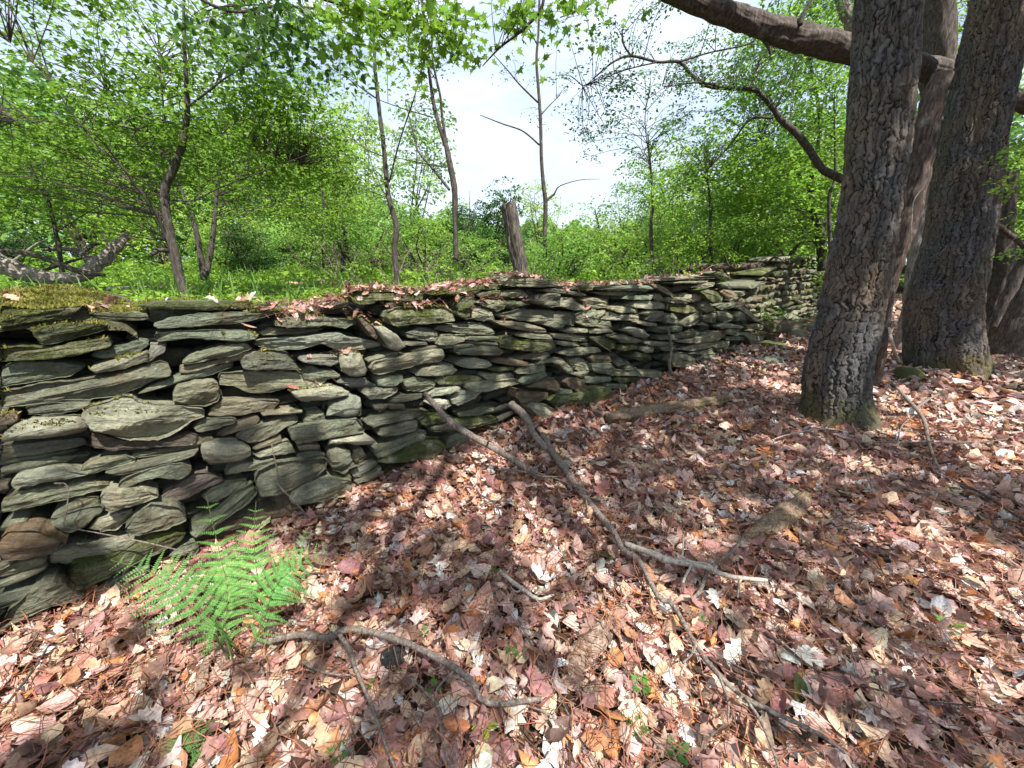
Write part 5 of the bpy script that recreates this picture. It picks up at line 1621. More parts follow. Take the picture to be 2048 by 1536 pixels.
# crowns overhead: unseen leaves added to shade the carpet, gaps shaped for sunlit patches
ROOF_LIT = [  # sunlit patches: photograph point, radius in metres on the ground
    (60, 1310, 0.30), (150, 1290, 0.28), (190, 1370, 0.22), (40, 1420, 0.22), (300, 1190, 0.16), (540, 1440, 0.22), (450, 1520, 0.16), (920, 960, 0.24), (860, 1010, 0.20), (980, 1010, 0.22), (1000, 920, 0.20), (1050, 1080, 0.2),
    (1190, 1290, 0.26), (1290, 1230, 0.22), (1240, 1380, 0.20), (1340, 1330, 0.16), (1130, 1110, 0.14), (1080, 1470, 0.18), (1130, 1530, 0.2), (1420, 1500, 0.14), (620, 1230, 0.13), (700, 1160, 0.12),
    (1560, 835, 0.22), (1610, 860, 0.20), (1530, 740, 0.4), (1600, 700, 0.55), (1570, 780, 0.3), (1860, 820, 0.5), (1950, 870, 0.6), (2020, 820, 0.6), (1780, 860, 0.3), (1700, 930, 0.18),
    (1980, 1150, 0.26), (1900, 1100, 0.20), (1800, 1090, 0.16), (2020, 1250, 0.30), (1930, 1180, 0.24), (2040, 1330, 0.3), (1740, 1060, 0.12), (2040, 940, 0.3), (1560, 1240, 0.12), (1480, 1180, 0.12), (1830, 700, 0.7), (1960, 770, 0.5)]
WALL_LIT = [(300, 830, 0.22), (200, 800, 0.10), (90, 880, 0.14), (390, 780, 0.12), (120, 950, 0.10), (250, 1000, 0.12), (330, 1040, 0.12), (60, 1020, 0.12), (470, 740, 0.14), (560, 745, 0.12), (640, 720, 0.12), (700, 740, 0.12), (600, 690, 0.12), (700, 820, 0.14), (650, 790, 0.12),
            (480, 800, 0.10), (700, 880, 0.10), (560, 880, 0.1), (740, 690, 0.10), (860, 750, 0.10), (900, 790, 0.12), (1000, 780, 0.12), (760, 830, 0.1), (820, 770, 0.08), (950, 840, 0.1), (60, 1190, 0.12), (200, 700, 0.12), (60, 590, 0.3), (190, 600, 0.25), (330, 610, 0.25),
            (720, 780, 0.08), (540, 950, 0.08), (690, 920, 0.08), (240, 1110, 0.08), (1100, 830, 0.12), (500, 620, 0.2), (640, 625, 0.2), (800, 600, 0.2), (1510, 700, 0.14), (300, 1080, 0.08), (900, 590, 0.2), (1150, 575, 0.25), (1300, 570, 0.2)]
lit_pts = [(on_ground(a, b), r) for a, b, r in ROOF_LIT] + [(on_wall(a, b, 0.0), r) for a, b, r in WALL_LIT]
b_f, b_w = on_ground(480, 1200, 0.25), None
lit_pts.append((b_f, 0.36)); lit_pts.append((at_y(440, 1060, b_f[1] + 0.15), 0.30)); lit_pts.append((at_y(300, 1150, b_f[1]), 0.16)); lit_pts.append((at_y(600, 1110, b_f[1] + 0.1), 0.2))
n = 64000
sx0 = rng.uniform(-6.5, 11, n); sy0 = rng.uniform(-3.0, 13, n); zz = rng.uniform(6.5, 14.0, n)
k = (side_of(sx0, sy0) < 0.55) & (sy0 < 13)
sx0 = sx0[k]; sy0 = sy0[k]; zz = zz[k]
P = np.stack([sx0, sy0, np.zeros(len(sx0))], -1) + SUN * ((zz - 0.3) / SUN[2])[:, None]
keep = np.ones(len(P), bool)
for c, r in lit_pts:
    dlt = P - c; al = dlt @ SUN
    dist = np.linalg.norm(dlt - al[:, None] * SUN, axis=1)
    edge = r * (1.0 + 0.45 * vn(P[:, 0] * 2.5, P[:, 1] * 2.5, P[:, 2] * 2.5, 91))
    keep &= ~((dist < edge) & (al > 0) & (rng.random(len(P)) < 0.97))
dens = vn(P[:, 0] * 0.9, P[:, 1] * 0.9, P[:, 2] * 1.4, 92) + 0.5 * vn(P[:, 0] * 2.4, P[:, 1] * 2.4, P[:, 2] * 3, 93)
keep &= dens > -0.26
q = P - EYE; f = q @ FWD; vv = q @ UPV
keep &= (f <= 0.1) | (vv > 1.10 * f)
P = P[keep]; m = len(P); print("canopy leaves", m)
N_ = rng.normal(0, 0.55, (m, 3)) + SUN * 1.0
colr = np.array([[0.06, 0.15, 0.02]]) * rng.uniform(0.7, 1.3, (m, 1))
V, Fa, cc = batch(P, N_, rng.uniform(0.13, 0.24, m), colr, 'fold', curl=rng.normal(0, .5, m), width=1.1)
fi = Fa.reshape(-1, 2, 3)
near1 = np.linalg.norm((P - P1[-1])[:, :2], axis=1) < np.linalg.norm((P - P2[-1])[:, :2], axis=1) + 0.3
vk = V.reshape(m, 4, 3); ck = cc.reshape(m, 4, 3)
for root, sel, PP, RR in ((t1, near1, P1, R1), (t2, ~near1, P2, R2)):
    a = vk[sel]; c_ = ck[sel]; mm = len(a)
    F_ = (TPL['fold'][1][None] + (np.arange(mm) * 4)[:, None, None]).reshape(-1, 3)
    o = mesh_obj("crown", a.reshape(-1, 3), F_, MAT['green'], cols=c_.reshape(-1, 3), smooth=False); o["kind"] = "stuff"  # out-of-view leaves, shaped with gaps to dapple the ground and wall
    put(o, root)
    # limbs reaching out through the crown, all above the picture
    Pl = P[sel]
    for b in range(7):
        e = Pl[rng.integers(0, len(Pl))]
        s_ = PP[-2] * 0.6 + PP[-1] * 0.4 if b % 2 else PP[-2]
        mid = (s_ + e) / 2 + np.array([0, 0, 0.5])
        V_, F_ = tube([s_, mid, e], [0.09, 0.055, 0.02], 8, 24, 0.12, b)
        qq = V_ - EYE
        if ((qq @ FWD > 0.1) & (qq @ UPV < 1.05 * (qq @ FWD)) & (np.abs(qq[:, 0]) < 1.34 * (qq @ FWD))).any(): continue
        put(mesh_obj("limb", V_, F_, MAT['bark_thin']), root)

# --- the dead trunk caught across them, and trunks behind
def solid_trunk(name, label, cat, pts, Y, Yend, mat, seed, rough=0.12, na=40, n=160, rel=0.05, group=None, ground=True, parts=()):
    P, R = stem_pts(pts, Y, Yend)
    if ground:
        gz = float(height(P[0][0], P[0][1]))
        if P[0][2] > gz - 0.05: P = np.vstack([[P[0][0], P[0][1], gz - 0.1], P]); R = np.concatenate([[R[0] * 1.05], R])
    V, Fq = ridged(P, R, 72, 220, rough, seed)
    root = empty(name, P[0], label, cat, group)
    put(mesh_obj("trunk", V, Fq, MAT[mat]), root)
    return root, P, R

dead, PD, RD = solid_trunk("fallen_tree", "bare dead trunk fallen level across the top right, wedged behind the nearest big trunk", "fallen tree",
    [(1240, -70, 28), (1340, -18, 38), (1436, 22, 45), (1500, 42, 50), (1569, 66, 55), (1640, 84, 58), (1700, 98, 60), (1780, 118, 60), (1869, 142, 58), (1960, 172, 54), (2044, 205, 50), (2160, 245, 46)], 4.0, 6.8, 'bark_dead', 3, ground=False)
for nm, pts_ in (("branch_stub", [(1600, 50, 12), (1608, 25, 9), (1622, 0, 8), (1635, -20, 6)]), ("branch_stub", [(1520, 70, 10), (1536, 92, 8), (1542, 110, 5)]),):
    P, R = stem_pts(pts_, 4.9); V, Fq = tube(P, R, 8, 20, 0.15, 2); put(mesh_obj(nm, V, Fq, MAT['bark_thin']), dead)

solid_trunk("leaning_trunk", "reddish bare trunk leaning between the two big trunks under the fallen one", "tree trunk",
    [(1760, 730, 20), (1768, 660, 22), (1776, 600, 24), (1795, 520, 34), (1812, 450, 48), (1832, 370, 54), (1846, 290, 54), (1862, 215, 52), (1884, 150, 50)], 4.55, 4.75, 'bark_red', 5)
solid_trunk("tree_trunk", "wide light-brown trunk behind the gap of the two big trunks", "tree trunk",
    [(1900, 620, 90), (1890, 400, 84), (1882, 230, 80), (1872, 100, 80), (1866, -10, 82), (1860, -120, 82)], 8.2, 8.4, 'bark_dead', 7)
solid_trunk("tree_trunk", "pale silvery forked stem behind the top of the nearest trunk", "tree trunk",
    [(1750, 560, 30), (1745, 300, 28), (1722, 110, 28), (1700, 50, 27), (1682, 0, 26), (1668, -60, 24)], 6.6, 6.2, 'bark_silver', 8)
solid_trunk("tree_trunk", "bluish grey trunk foot just left of the second big trunk", "tree trunk",
    [(1822, 640, 46), (1828, 560, 40), (1840, 480, 36), (1850, 400, 34), (1858, 300, 30)], 7.0, 7.2, 'bark_silver', 12)
solid_trunk("tree_trunk", "dark mossy trunk with spreading roots at the right edge", "tree trunk",
    [(2040, 640, 120), (2062, 560, 80), (2085, 470, 66), (2110, 360, 60), (2140, 240, 58), (2170, 60, 54)], 6.6, 6.8, 'bark_dead', 13)
P, R = stem_pts([(1985, 655, 18), (2005, 610, 26), (2030, 560, 32), (2060, 500, 34)], 6.3); V, Fq = tube(P, R, 16, 40, 0.15, 4)
o = mesh_obj("root", V, Fq, MAT['bark_dead']); recentre(o); props(o, "thick mossy root arching down at the right edge beside the second big trunk", "root")
solid_trunk("dead_tree", "tan broken trunk behind the second big trunk at the right edge", "tree trunk",
    [(2005, 560, 60), (2003, 480, 54), (2010, 400, 50), (2016, 345, 46)], 8.6, 8.7, 'bark_dead', 14)
stick("dead_branch", "reddish torn branch slanting below the green sprig at the right edge", "branch", None, [10, 16, 14, 8], 'bark_red', world=[at_y(1985, 448, 6.2), at_y(2010, 462, 6.2), at_y(2040, 490, 6.2), at_y(2075, 515, 6.2)], seed=31)
stick("dead_branch", "light stick propped at the foot of the leaning reddish trunk", "branch", None, [6, 9, 8], 'stick_pale', world=[at_y(1778, 655, 4.5), at_y(1786, 695, 4.4), on_ground(1798, 728, 0.0)], seed=32)
stick("dead_branch", "reddish rotten root lying between the leaning trunk and the second big trunk", "branch", [(1798, 708), (1830, 715), (1860, 728), (1895, 745)], [10, 18, 14, 8], 'bark_red', up=0.02, seed=33)
stick("vine", "thin bare vine hanging beside the leaning reddish trunk", "vine", None, [2, 3, 3], 'stick_pale', world=[at_y(1862, 335, 4.3), at_y(1848, 370, 4.3), at_y(1828, 400, 4.3), at_y(1822, 440, 4.3), at_y(1821, 485, 4.3)], seed=34)
stick("vine", "thin bare twig crossing in front of the second big trunk", "vine", None, [1.2, 1.8, 1.4], 'twig', world=[at_y(2052, 45, 5.0), at_y(2010, 125, 5.0), at_y(1968, 180, 5.0), at_y(1925, 245, 5.0), at_y(1880, 300, 5.0)], seed=35)

# green sprigs at the right edge
for (x_, y_, Y, rx, ry, n_, lb) in ((2035, 330, 4.6, 26, 60, 9, "bright green leafy sprig hanging at the right edge"), (2010, 505, 5.0, 26, 12, 3, "small green conifer sprig by the foot of the right-hand trunks"), (2040, 440, 5.3, 20, 30, 4, "lower green sprig under the bright one at the right edge")):
    P = np.array([at_y(x_ + 60, y_ - 60, Y), at_y(x_ + 10, y_ - 20, Y), at_y(x_ - 15, y_ + ry * 0.4, Y)])
    root = empty("sprig", P[0], lb, "sprig")
    V, Fq = tube(P, [0.006, 0.004, 0.0015], 5, 14); put(mesh_obj("stem", V, Fq, MAT['twig']), root)
    V, Fa, cc, src = sprays([reg(x_, y_, Y, rx, ry, 0.2, n_)], 0.055, GREEN_L, 'fold', 26, 0.14); put(mesh_obj("leaves", V, Fa, MAT['green'], cols=cc, smooth=False), root)

# --- maple limb curving in from the right, with its trunk behind the big one
st = [stem_pts([(1760, 520, 28.9), (1745, 440, 27.2), (1712, 375, 23.8), (1666, 350, 18.7), (1642, 335, 17.0), (1612, 290, 16.1), (1588, 262, 15.3), (1560, 238, 13.6), (1545, 215, 11.9), (1520, 188, 11.0), (1500, 178, 10.2), (1450, 176, 8.5), (1412, 171, 7.6), (1385, 152, 6.8), (1358, 124, 6.8), (1315, 124, 5.1), (1262, 112, 5.1), (1225, 125, 3.8), (1186, 158, 2.5)], 6.8, 5.6),
      stem_pts([(1262, 112, 4.2), (1248, 90, 3.4), (1244, 60, 2.5)], 5.6, 5.5), stem_pts([(1500, 178, 6.8), (1520, 120, 5.1), (1550, 90, 4.2), (1590, 40, 3.4)], 5.9, 6.2),
      stem_pts([(1547, 236, 6.0), (1500, 240, 5.1), (1460, 290, 4.2), (1410, 345, 2.5)], 5.9, 6.4), stem_pts([(1450, 176, 5.1), (1400, 165, 4.2), (1345, 172, 2.5), (1325, 172, 1.7)], 5.8, 5.7),
      stem_pts([(1358, 124, 4.2), (1420, 105, 3.4), (1490, 90, 3.4), (1520, 72, 2.5)], 5.7, 5.6), stem_pts([(1315, 124, 3.4), (1250, 140, 2.5), (1200, 160, 1.7), (1165, 172, 1.3)], 5.6, 5.5),
      stem_pts([(1300, 180, 1.7), (1290, 240, 2.1), (1300, 330, 2.5)], 6.2, 6.4)]
P, R = st[0]; gz = float(height(P[0][0], P[0][1])); st[0] = (np.vstack([[P[0][0] + .1, P[0][1], gz - .1], P]), np.concatenate([[R[0] * 1.1], R]))
tree("maple_tree", "maple whose long curved limb reaches across the sky from behind the nearest big trunk", "tree", st,
     [reg(1190, 140, 5.6, 90, 110, 0.8, 26), reg(1330, 80, 5.7, 130, 70, 0.9, 30), reg(1300, 250, 5.9, 110, 90, 0.9, 26), reg(1450, 220, 6.0, 110, 90, 0.9, 40), reg(1560, 80, 6.2, 110, 90, 0.9, 60), reg(1180, 260, 5.6, 50, 50, 0.5, 9), reg(1420, 110, 6.0, 80, 60, 0.6, 24)],
     0.042, (0.06, 0.16, 0.05), 'bark_thin', per=30, rad=0.20, rmax=0.006)

# --- left tree group
st = [stem_pts([(376, 606, 27.7), (362, 570, 25.1), (350, 510, 21.8), (338, 460, 20.5), (330, 400, 19.1), (332, 372, 17.8), (348, 335, 17.2), (364, 290, 15.8), (374, 230, 13.2), (372, 160, 9.9), (368, 60, 7.3), (368, -60, 5.9)], 4.9),
      stem_pts([(334, 480, 10.6), (318, 440, 9.2), (298, 405, 8.6), (270, 370, 7.9), (245, 335, 7.3), (190, 285, 5.3), (140, 220, 4.0), (90, 150, 3.3), (20, 85, 2.0)], 4.9, 4.2),
      stem_pts([(245, 335, 4.6), (190, 270, 3.3), (120, 245, 2.6), (0, 240, 2.0)], 4.7, 4.2), stem_pts([(348, 330, 5.3), (300, 290, 4.6), (250, 230, 4.0), (200, 160, 2.6), (120, 60, 2.0)], 4.9, 5.6),
      stem_pts([(374, 215, 5.9), (420, 180, 4.6), (460, 150, 4.0), (520, 120, 2.6), (600, 90, 1.3)], 4.9, 4.4), stem_pts([(372, 55, 4.6), (420, 20, 4.0), (500, 10, 3.3), (620, 16, 2.0)], 4.9, 4.0),
      stem_pts([(345, 400, 5.3), (390, 400, 4.0), (440, 375, 3.3), (520, 345, 2.6), (640, 300, 1.3)], 4.9, 4.6), stem_pts([(330, 240, 4.0), (322, 160, 3.3), (320, 100, 2.6)], 5.0, 5.2), stem_pts([(370, 250, 4.6), (430, 270, 3.3), (500, 290, 2.6), (600, 330, 1.3)], 4.9, 5.4)]
tree("slender_tree", "slender crooked tree on the left right behind the wall with spreading leafy layers", "tree", st,
     [reg(90, 60, 5.0, 190, 110, 1.4, 38), reg(300, 60, 5.2, 190, 100, 1.3, 46), reg(560, 60, 4.8, 140, 90, 1.0, 30), reg(120, 260, 5.2, 220, 90, 1.3, 50), reg(430, 250, 5.5, 200, 100, 1.3, 90), reg(620, 290, 5.8, 120, 80, 1.2, 56), reg(60, 370, 5.4, 140, 70, 1.2, 34), reg(300, 380, 5.8, 200, 50, 1.2, 30), reg(520, 170, 5.6, 110, 70, 1.0, 26)],
     0.066, GREEN, 'bark_thin', per=44, rad=0.34, droop=0.6)
st = [stem_pts([(408, 560, 15.8), (404, 530, 14.4), (394, 470, 12.2), (382, 425, 10.8), (366, 390, 9.4), (352, 355, 7.9), (340, 300, 5.8)], 7.4), stem_pts([(410, 555, 14.4), (420, 510, 13.0), (428, 450, 10.8), (433, 395, 8.6), (440, 330, 5.8), (470, 250, 3.6)], 7.4, 7.8)]
tree("slender_tree", "twin-stemmed slender tree standing behind the crooked one on the left", "tree", st, [reg(400, 260, 8.0, 260, 110, 1.4, 80), reg(600, 380, 8.4, 120, 60, 1.2, 34), reg(180, 340, 8.2, 200, 70, 1.4, 44)], 0.08, GREEN, per=40, rad=0.5)
st = [stem_pts([(126, 590, 14), (124, 540, 12), (116, 490, 11), (104, 430, 10), (92, 392, 9), (70, 350, 6)], 5.6), stem_pts([(92, 392, 5), (110, 378, 4), (128, 364, 3)], 5.6, 5.5), stem_pts([(104, 470, 4), (150, 440, 3), (220, 400, 2)], 5.6, 5.8)]
tree("sapling", "thin sapling rising past the fallen trunk on the far left", "tree", st, [reg(80, 330, 5.8, 120, 60, 0.8, 22)], 0.07, GREEN, per=34, rad=0.32)

# --- open middle trees
st = [stem_pts([(797, 578, 13.2), (793, 545, 11.9), (789, 500, 11.2), (793, 455, 11.9), (780, 405, 11.2), (774, 370, 9.9), (768, 300, 9.2), (762, 250, 8.6), (754, 180, 7.9), (750, 130, 7.3), (747, 60, 5.9), (744, -40, 5.3)], 6.8),
      stem_pts([(778, 365, 3.3), (800, 280, 3.0), (830, 190, 2.6), (850, 110, 2.0)], 6.8, 6.4), stem_pts([(758, 200, 2.6), (700, 160, 2.0), (650, 130, 1.3)], 6.8, 6.5), stem_pts([(762, 90, 3.3), (800, 60, 2.6), (850, 50, 1.3)], 6.8, 6.0), stem_pts([(770, 315, 2.6), (720, 290, 2.0), (690, 250, 1.3)], 6.8, 7.2)]
tree("slender_tree", "tall slender tree with a bent foot in the opening left of the fence post", "tree", st, [reg(760, 60, 6.2, 90, 60, 0.7, 12), reg(700, 330, 7.6, 60, 90, 0.8, 14)], 0.07, GREEN, per=26, rad=0.3)
st = [stem_pts([(912, 520, 10.2), (911, 470, 10.2), (910, 430, 10.9), (909, 380, 12.2), (900, 330, 11.6), (893, 295, 10.2), (878, 250, 8.2), (866, 200, 7.5), (858, 140, 6.1), (850, 80, 5.4), (842, -30, 4.8)], 8.0),
      stem_pts([(893, 290, 6.1), (884, 230, 5.4), (880, 190, 4.8), (866, 125, 4.1), (862, 60, 3.4)], 8.0, 7.8), stem_pts([(899, 380, 5.4), (872, 345, 4.8), (838, 305, 4.1), (830, 280, 3.4), (810, 200, 2.0)], 8.0, 8.2), stem_pts([(866, 235, 2.7), (800, 215, 2.0), (740, 190, 1.4), (690, 145, 1.0)], 8.0, 7.6), stem_pts([(893, 335, 2.7), (840, 325, 2.0), (790, 315, 1.4)], 8, 8)]
tree("slender_tree", "slender double-stemmed tree just left of the fence post", "tree", st, [reg(860, 90, 7.6, 100, 50, 0.7, 12), reg(830, 260, 8.4, 60, 70, 0.6, 12)], 0.06, GREEN_B, per=22, rad=0.3)
st = [stem_pts([(1090, 515, 9.0), (1090, 460, 9.0), (1091, 405, 9.0), (1087, 370, 8.2), (1083, 320, 6.8), (1081, 240, 6.8), (1077, 180, 6.0), (1073, 120, 5.2), (1077, 60, 4.5), (1080, -50, 3.8)], 9.0),
      stem_pts([(1079, 290, 3.8), (1045, 262, 3.0), (1006, 248, 2.6), (960, 230, 1.5)], 9.0, 8.6), stem_pts([(1076, 205, 3.8), (1040, 170, 3.0), (1015, 140, 2.2), (988, 110, 1.5)], 9, 8.6), stem_pts([(1092, 402, 4.5), (1108, 388, 3.8), (1120, 372, 2.2), (1160, 360, 1.5), (1200, 358, 0.8)], 9, 9),
      stem_pts([(1082, 230, 3.0), (1098, 212, 2.2), (1120, 190, 1.5)], 9, 9.2), stem_pts([(1075, 90, 3.0), (1055, 50, 2.2), (1050, 20, 1.5)], 9, 8.8)]
tree("slender_tree", "slim nearly leafless tree right of the fence post against the sky", "tree", st, [reg(1110, 170, 9.0, 60, 90, 0.6, 8), reg(1000, 130, 8.8, 60, 50, 0.5, 5)], 0.045, GREEN_B, per=14, rad=0.22)
for x_, y_, x2, y2, w_, Y, lb, rr_ in ((690, 560, 684, 420, 13, 9.5, "short dark-stemmed tree in front of the brush left of centre", (690, 460, 80, 40, 20)),
                                 (1306, 540, 1296, 270, 8, 10.5, "thin straight sapling in the shrubs right of centre", (1290, 290, 60, 70, 16)),
                                 (1424, 530, 1408, 300, 8, 10, "thin sapling among the leafy trees left of the nearest trunk", (1400, 300, 60, 80, 26)),
                                 (1662, 500, 1668, 200, 9, 8.5, "straight slim sapling just left of the nearest big trunk", (1640, 180, 60, 70, 30)),
                                 (650, 470, 636, 350, 9, 11, "slim dark stem among the leaves left of the tall slender tree", (640, 350, 80, 60, 22)),
                                 (1202, 520, 1190, 420, 7, 12, "slight sapling in the low shrubs behind the wall", (1190, 430, 50, 30, 10))):
    st = [stem_pts([(x_, y_ + 40, w_), (x_ - 4, (y_ * 2 + y2) / 3, w_ * 0.85), ((x_ + x2) / 2 + 5, (y_ + y2) / 2, w_ * 0.7), (x2, y2, w_ * 0.4)], Y)]
    tree("sapling", lb, "tree", st, [reg(rr_[0], rr_[1], Y, rr_[2], rr_[3], 0.8, rr_[4])], 0.08, GREEN if x_ != 1202 else GREEN_L, per=34, rad=0.36)
st = [stem_pts([(1646, 540, 26), (1644, 490, 24), (1634, 440, 20), (1622, 400, 16), (1625, 350, 12), (1640, 250, 9), (1620, 120, 6)], 10.5), stem_pts([(1640, 470, 12), (1660, 420, 9), (1680, 360, 7)], 10.5, 10.8), stem_pts([(1625, 380, 7), (1580, 330, 5), (1520, 280, 3)], 10.5, 10)]
tree("leafy_tree", "dense leafy tree with a dark forked stem left of the nearest big trunk", "tree", st,
     [reg(1600, 130, 10, 130, 120, 1.8, 110), reg(1560, 330, 9.6, 160, 90, 1.6, 120), reg(1450, 380, 10.5, 150, 80, 1.6, 90), reg(1640, 20, 10, 110, 60, 1.4, 60), reg(1560, 450, 10.5, 130, 60, 1.5, 70), reg(1700, 250, 10.5, 90, 160, 1.6, 60)],
     0.095, (0.19, 0.36, 0.05), per=40, rad=0.55, fine=False)
st = [stem_pts([(1960, 560, 40), (1958, 300, 36), (1952, 120, 30), (1946, -40, 26)], 12)]
tree("leafy_tree", "tall yellow-green tree showing between and beside the big trunks", "tree", st, [reg(1930, 60, 12, 120, 120, 2, 60), reg(2040, 200, 13, 90, 140, 2, 40), reg(1840, 60, 13, 60, 60, 1.4, 20)], 0.11, GREEN_L, per=46, rad=0.6, fine=False)

# --- near overhanging maple twigs along the top edge
def overhang(label, pts, Y, Yend, regs, leafsize, colr, group=None, per=9, rad=0.16, kind='lobed'):
    P, R = stem_pts(pts, Y, Yend)
    root = empty("hanging_branch", P[0], label, "branch", group)
    V, Fq = tube(P, R, 6, 30, 0.1, 3); put(mesh_obj("stem", V, Fq, MAT['twig']), root)
    V, Fa, cc, src = sprays(regs, leafsize, colr, kind, per, rad, droop=0.8, tilt=0.2, hang=0.9, nj=0.7)
    k = len(TPL[kind][0]); nl = len(V) // k; T, Fq = TPL[kind]
    V3 = V.reshape(nl, k, 3); c3 = cc.reshape(nl, k, 3)
    own = rng.permutation(nl)[:290]
    for q in own:
        m_ = V3[q].mean(0)
        lf = mesh_obj("leaf", V3[q] - m_, Fq.copy(), MAT['green'], cols=c3[q]); lf.location = Vector(m_); put(lf, root)
    rest = np.setdiff1d(np.arange(nl), own)
    if len(rest):
        F_ = (Fq[None] + (np.arange(len(rest)) * k)[:, None, None]).reshape(-1, Fq.shape[1])
        put(props(mesh_obj("leaves", V3[rest].reshape(-1, 3), F_, MAT['green'], cols=c3[rest].reshape(-1, 3)), kind="stuff"), root)
    g = twig_geo(src, catmull(P, 16), 0.003)
    if g.v: put(props(g.obj("twigs", MAT['twig']), kind="stuff"), root)
overhang("maple twig with large lobed leaves hanging at the top left of centre", [(560, -60, 9), (640, -5, 7), (740, 20, 6), (840, 45, 4), (890, 70, 2)], 2.6, 2.9,
         [reg(690, 25, 2.7, 90, 40, 0.35, 15), reg(840, 45, 2.8, 85, 45, 0.35, 24), reg(900, 30, 2.8, 50, 35, 0.3, 9), reg(870, 90, 2.9, 35, 20, 0.2, 5), reg(740, 50, 2.8, 40, 30, 0.3, 6)], 0.078, (0.19, 0.33, 0.04))
overhang("bare-tipped maple twig drooping with a few lobed leaves at the top centre", [(1085, -60, 8), (1085, 10, 7), (1050, 55, 6), (1000, 95, 4), (965, 132, 2)], 2.7, 2.8, [reg(1030, 18, 2.7, 70, 22, 0.25, 12), reg(1090, 35, 2.7, 12, 16, 0.1, 2)], 0.076, (0.18, 0.32, 0.045))
overhang("lobed maple leaves hanging from the top edge right of centre", [(1230, -50, 5), (1190, 0, 4), (1160, 20, 3), (1120, 35, 2)], 2.7, 2.8, [reg(1175, 15, 2.7, 70, 30, 0.25, 13)], 0.076, (0.18, 0.32, 0.045))
overhang("dark twig with many small oval leaves across the upper left sky", [(300, -60, 8), (450, 20, 7), (540, 14, 6), (640, 20, 5), (720, 60, 3)], 3.2, 3.4,
         [reg(560, 30, 3.3, 150, 50, 0.5, 26), reg(640, 90, 3.4, 90, 40, 0.4, 14), reg(470, 90, 3.5, 80, 30, 0.4, 10)], 0.055, (0.055, 0.13, 0.03), per=16, rad=0.2, kind='curl')

# --- fence post
P, R = stem_pts([(1045, 572, 28), (1042, 550, 28), (1034, 505, 30), (1026, 460, 30), (1018, 420, 31), (1015, 409, 32)], 4.3)
root = empty("fence_post", [P[0][0], P[0][1], float(height(P[0][0], P[0][1])) - 0.05], "weathered wooden fence post leaning left just behind the wall", "post")
P[0][2] = min(P[0][2], float(height(P[0][0], P[0][1])) - 0.05)
V, Fq = ridged(P, R, 56, 90, 0.05, 3, 0.16, 0.10)
top_z = P[-1][2]
tp = V[:, 2] > top_z - 0.02
V[tp, 2] += 0.035 * vn(V[tp, 0] * 55, V[tp, 1] * 55, 0, 5) + 0.02 * vn(V[tp, 0] * 160, V[tp, 1] * 160, 0, 6)
put(mesh_obj("post_shaft", V, Fq, MAT['post']), root)

# --- fallen silver trunk on the left
P, R = stem_pts([(-90, 470, 60), (-30, 510, 56), (20, 535, 52), (60, 549, 44), (110, 557, 36), (165, 553, 30), (185, 545, 26)], 5.2, 5.6)
root = empty("fallen_tree", [P[3][0], P[3][1], P[3][2] - R[3]], "grey fallen tree with upturned limbs lying on the ground behind the wall at far left", "fallen tree")
V, Fq = ridged(P, R, 48, 140, 0.14, 2, 0.14, 0.07); put(mesh_obj("trunk", V, Fq, MAT['bark_silver']), root)
for pts_, Y, Ye, mt in (([(160, 556, 26), (190, 530, 34), (215, 512, 30), (240, 485, 22), (256, 464, 9)], 5.5, 6.2, 'bark_silver'), ([(236, 490, 14), (255, 488, 10), (272, 492, 6)], 6.0, 6.2, 'bark_silver'),
                        ([(-20, 498, 14), (60, 508, 15), (120, 528, 15), (165, 545, 15), (210, 550, 8)], 5.0, 5.4, 'bark_dead'), ([(85, 500, 8), (130, 498, 12), (165, 508, 16), (185, 535, 20)], 6.2, 5.8, 'bark_dead'),
                        ([(165, 505, 8), (185, 490, 10), (200, 488, 5)], 6.2, 6.4, 'bark_dead'), ([(222, 505, 9), (214, 484, 7), (206, 470, 3)], 5.8, 5.9, 'bark_silver'), ([(100, 505, 5), (96, 488, 4), (84, 478, 2)], 6.0, 6.0, 'bark_dead'), ([(240, 486, 8), (262, 476, 5), (276, 480, 2)], 6.1, 6.3, 'bark_silver'), ([(20, 560, 10), (90, 540, 9), (150, 520, 7), (190, 512, 3)], 5.6, 6.0, 'bark_dead'), ([(-20, 545, 7), (30, 520, 8), (70, 490, 6), (96, 478, 3)], 6.4, 6.4, 'bark_silver'), ([(300, 512, 8), (320, 500, 12), (350, 505, 8)], 8, 8.4, 'bark_dead')):
    P, R = stem_pts(pts_, Y, Ye); V, Fq = ridged(P, R, 24, 60, 0.18, 5, 0.16, 0.08); put(mesh_obj("limb", V, Fq, MAT[mt]), root)
# dead log on the second wall
stick("dead_log", "weathered brown log lying on the ground behind the gap of the wall", "log", None, [10, 16, 18, 14, 10], 'bark_red', world=[at_y(1365, 538, 9.3), at_y(1420, 530, 9.3), at_y(1480, 527, 9.3), at_y(1540, 524, 9.5), at_y(1600, 520, 9.8)], seed=41, na=14)
stick("broken_stump", "short broken brown stake standing behind the farther wall", "stump", None, [14, 12, 6], 'bark_red', world=[at_y(1582, 530, 10.6), at_y(1592, 505, 10.6), at_y(1602, 482, 10.6)], seed=42, na=12)

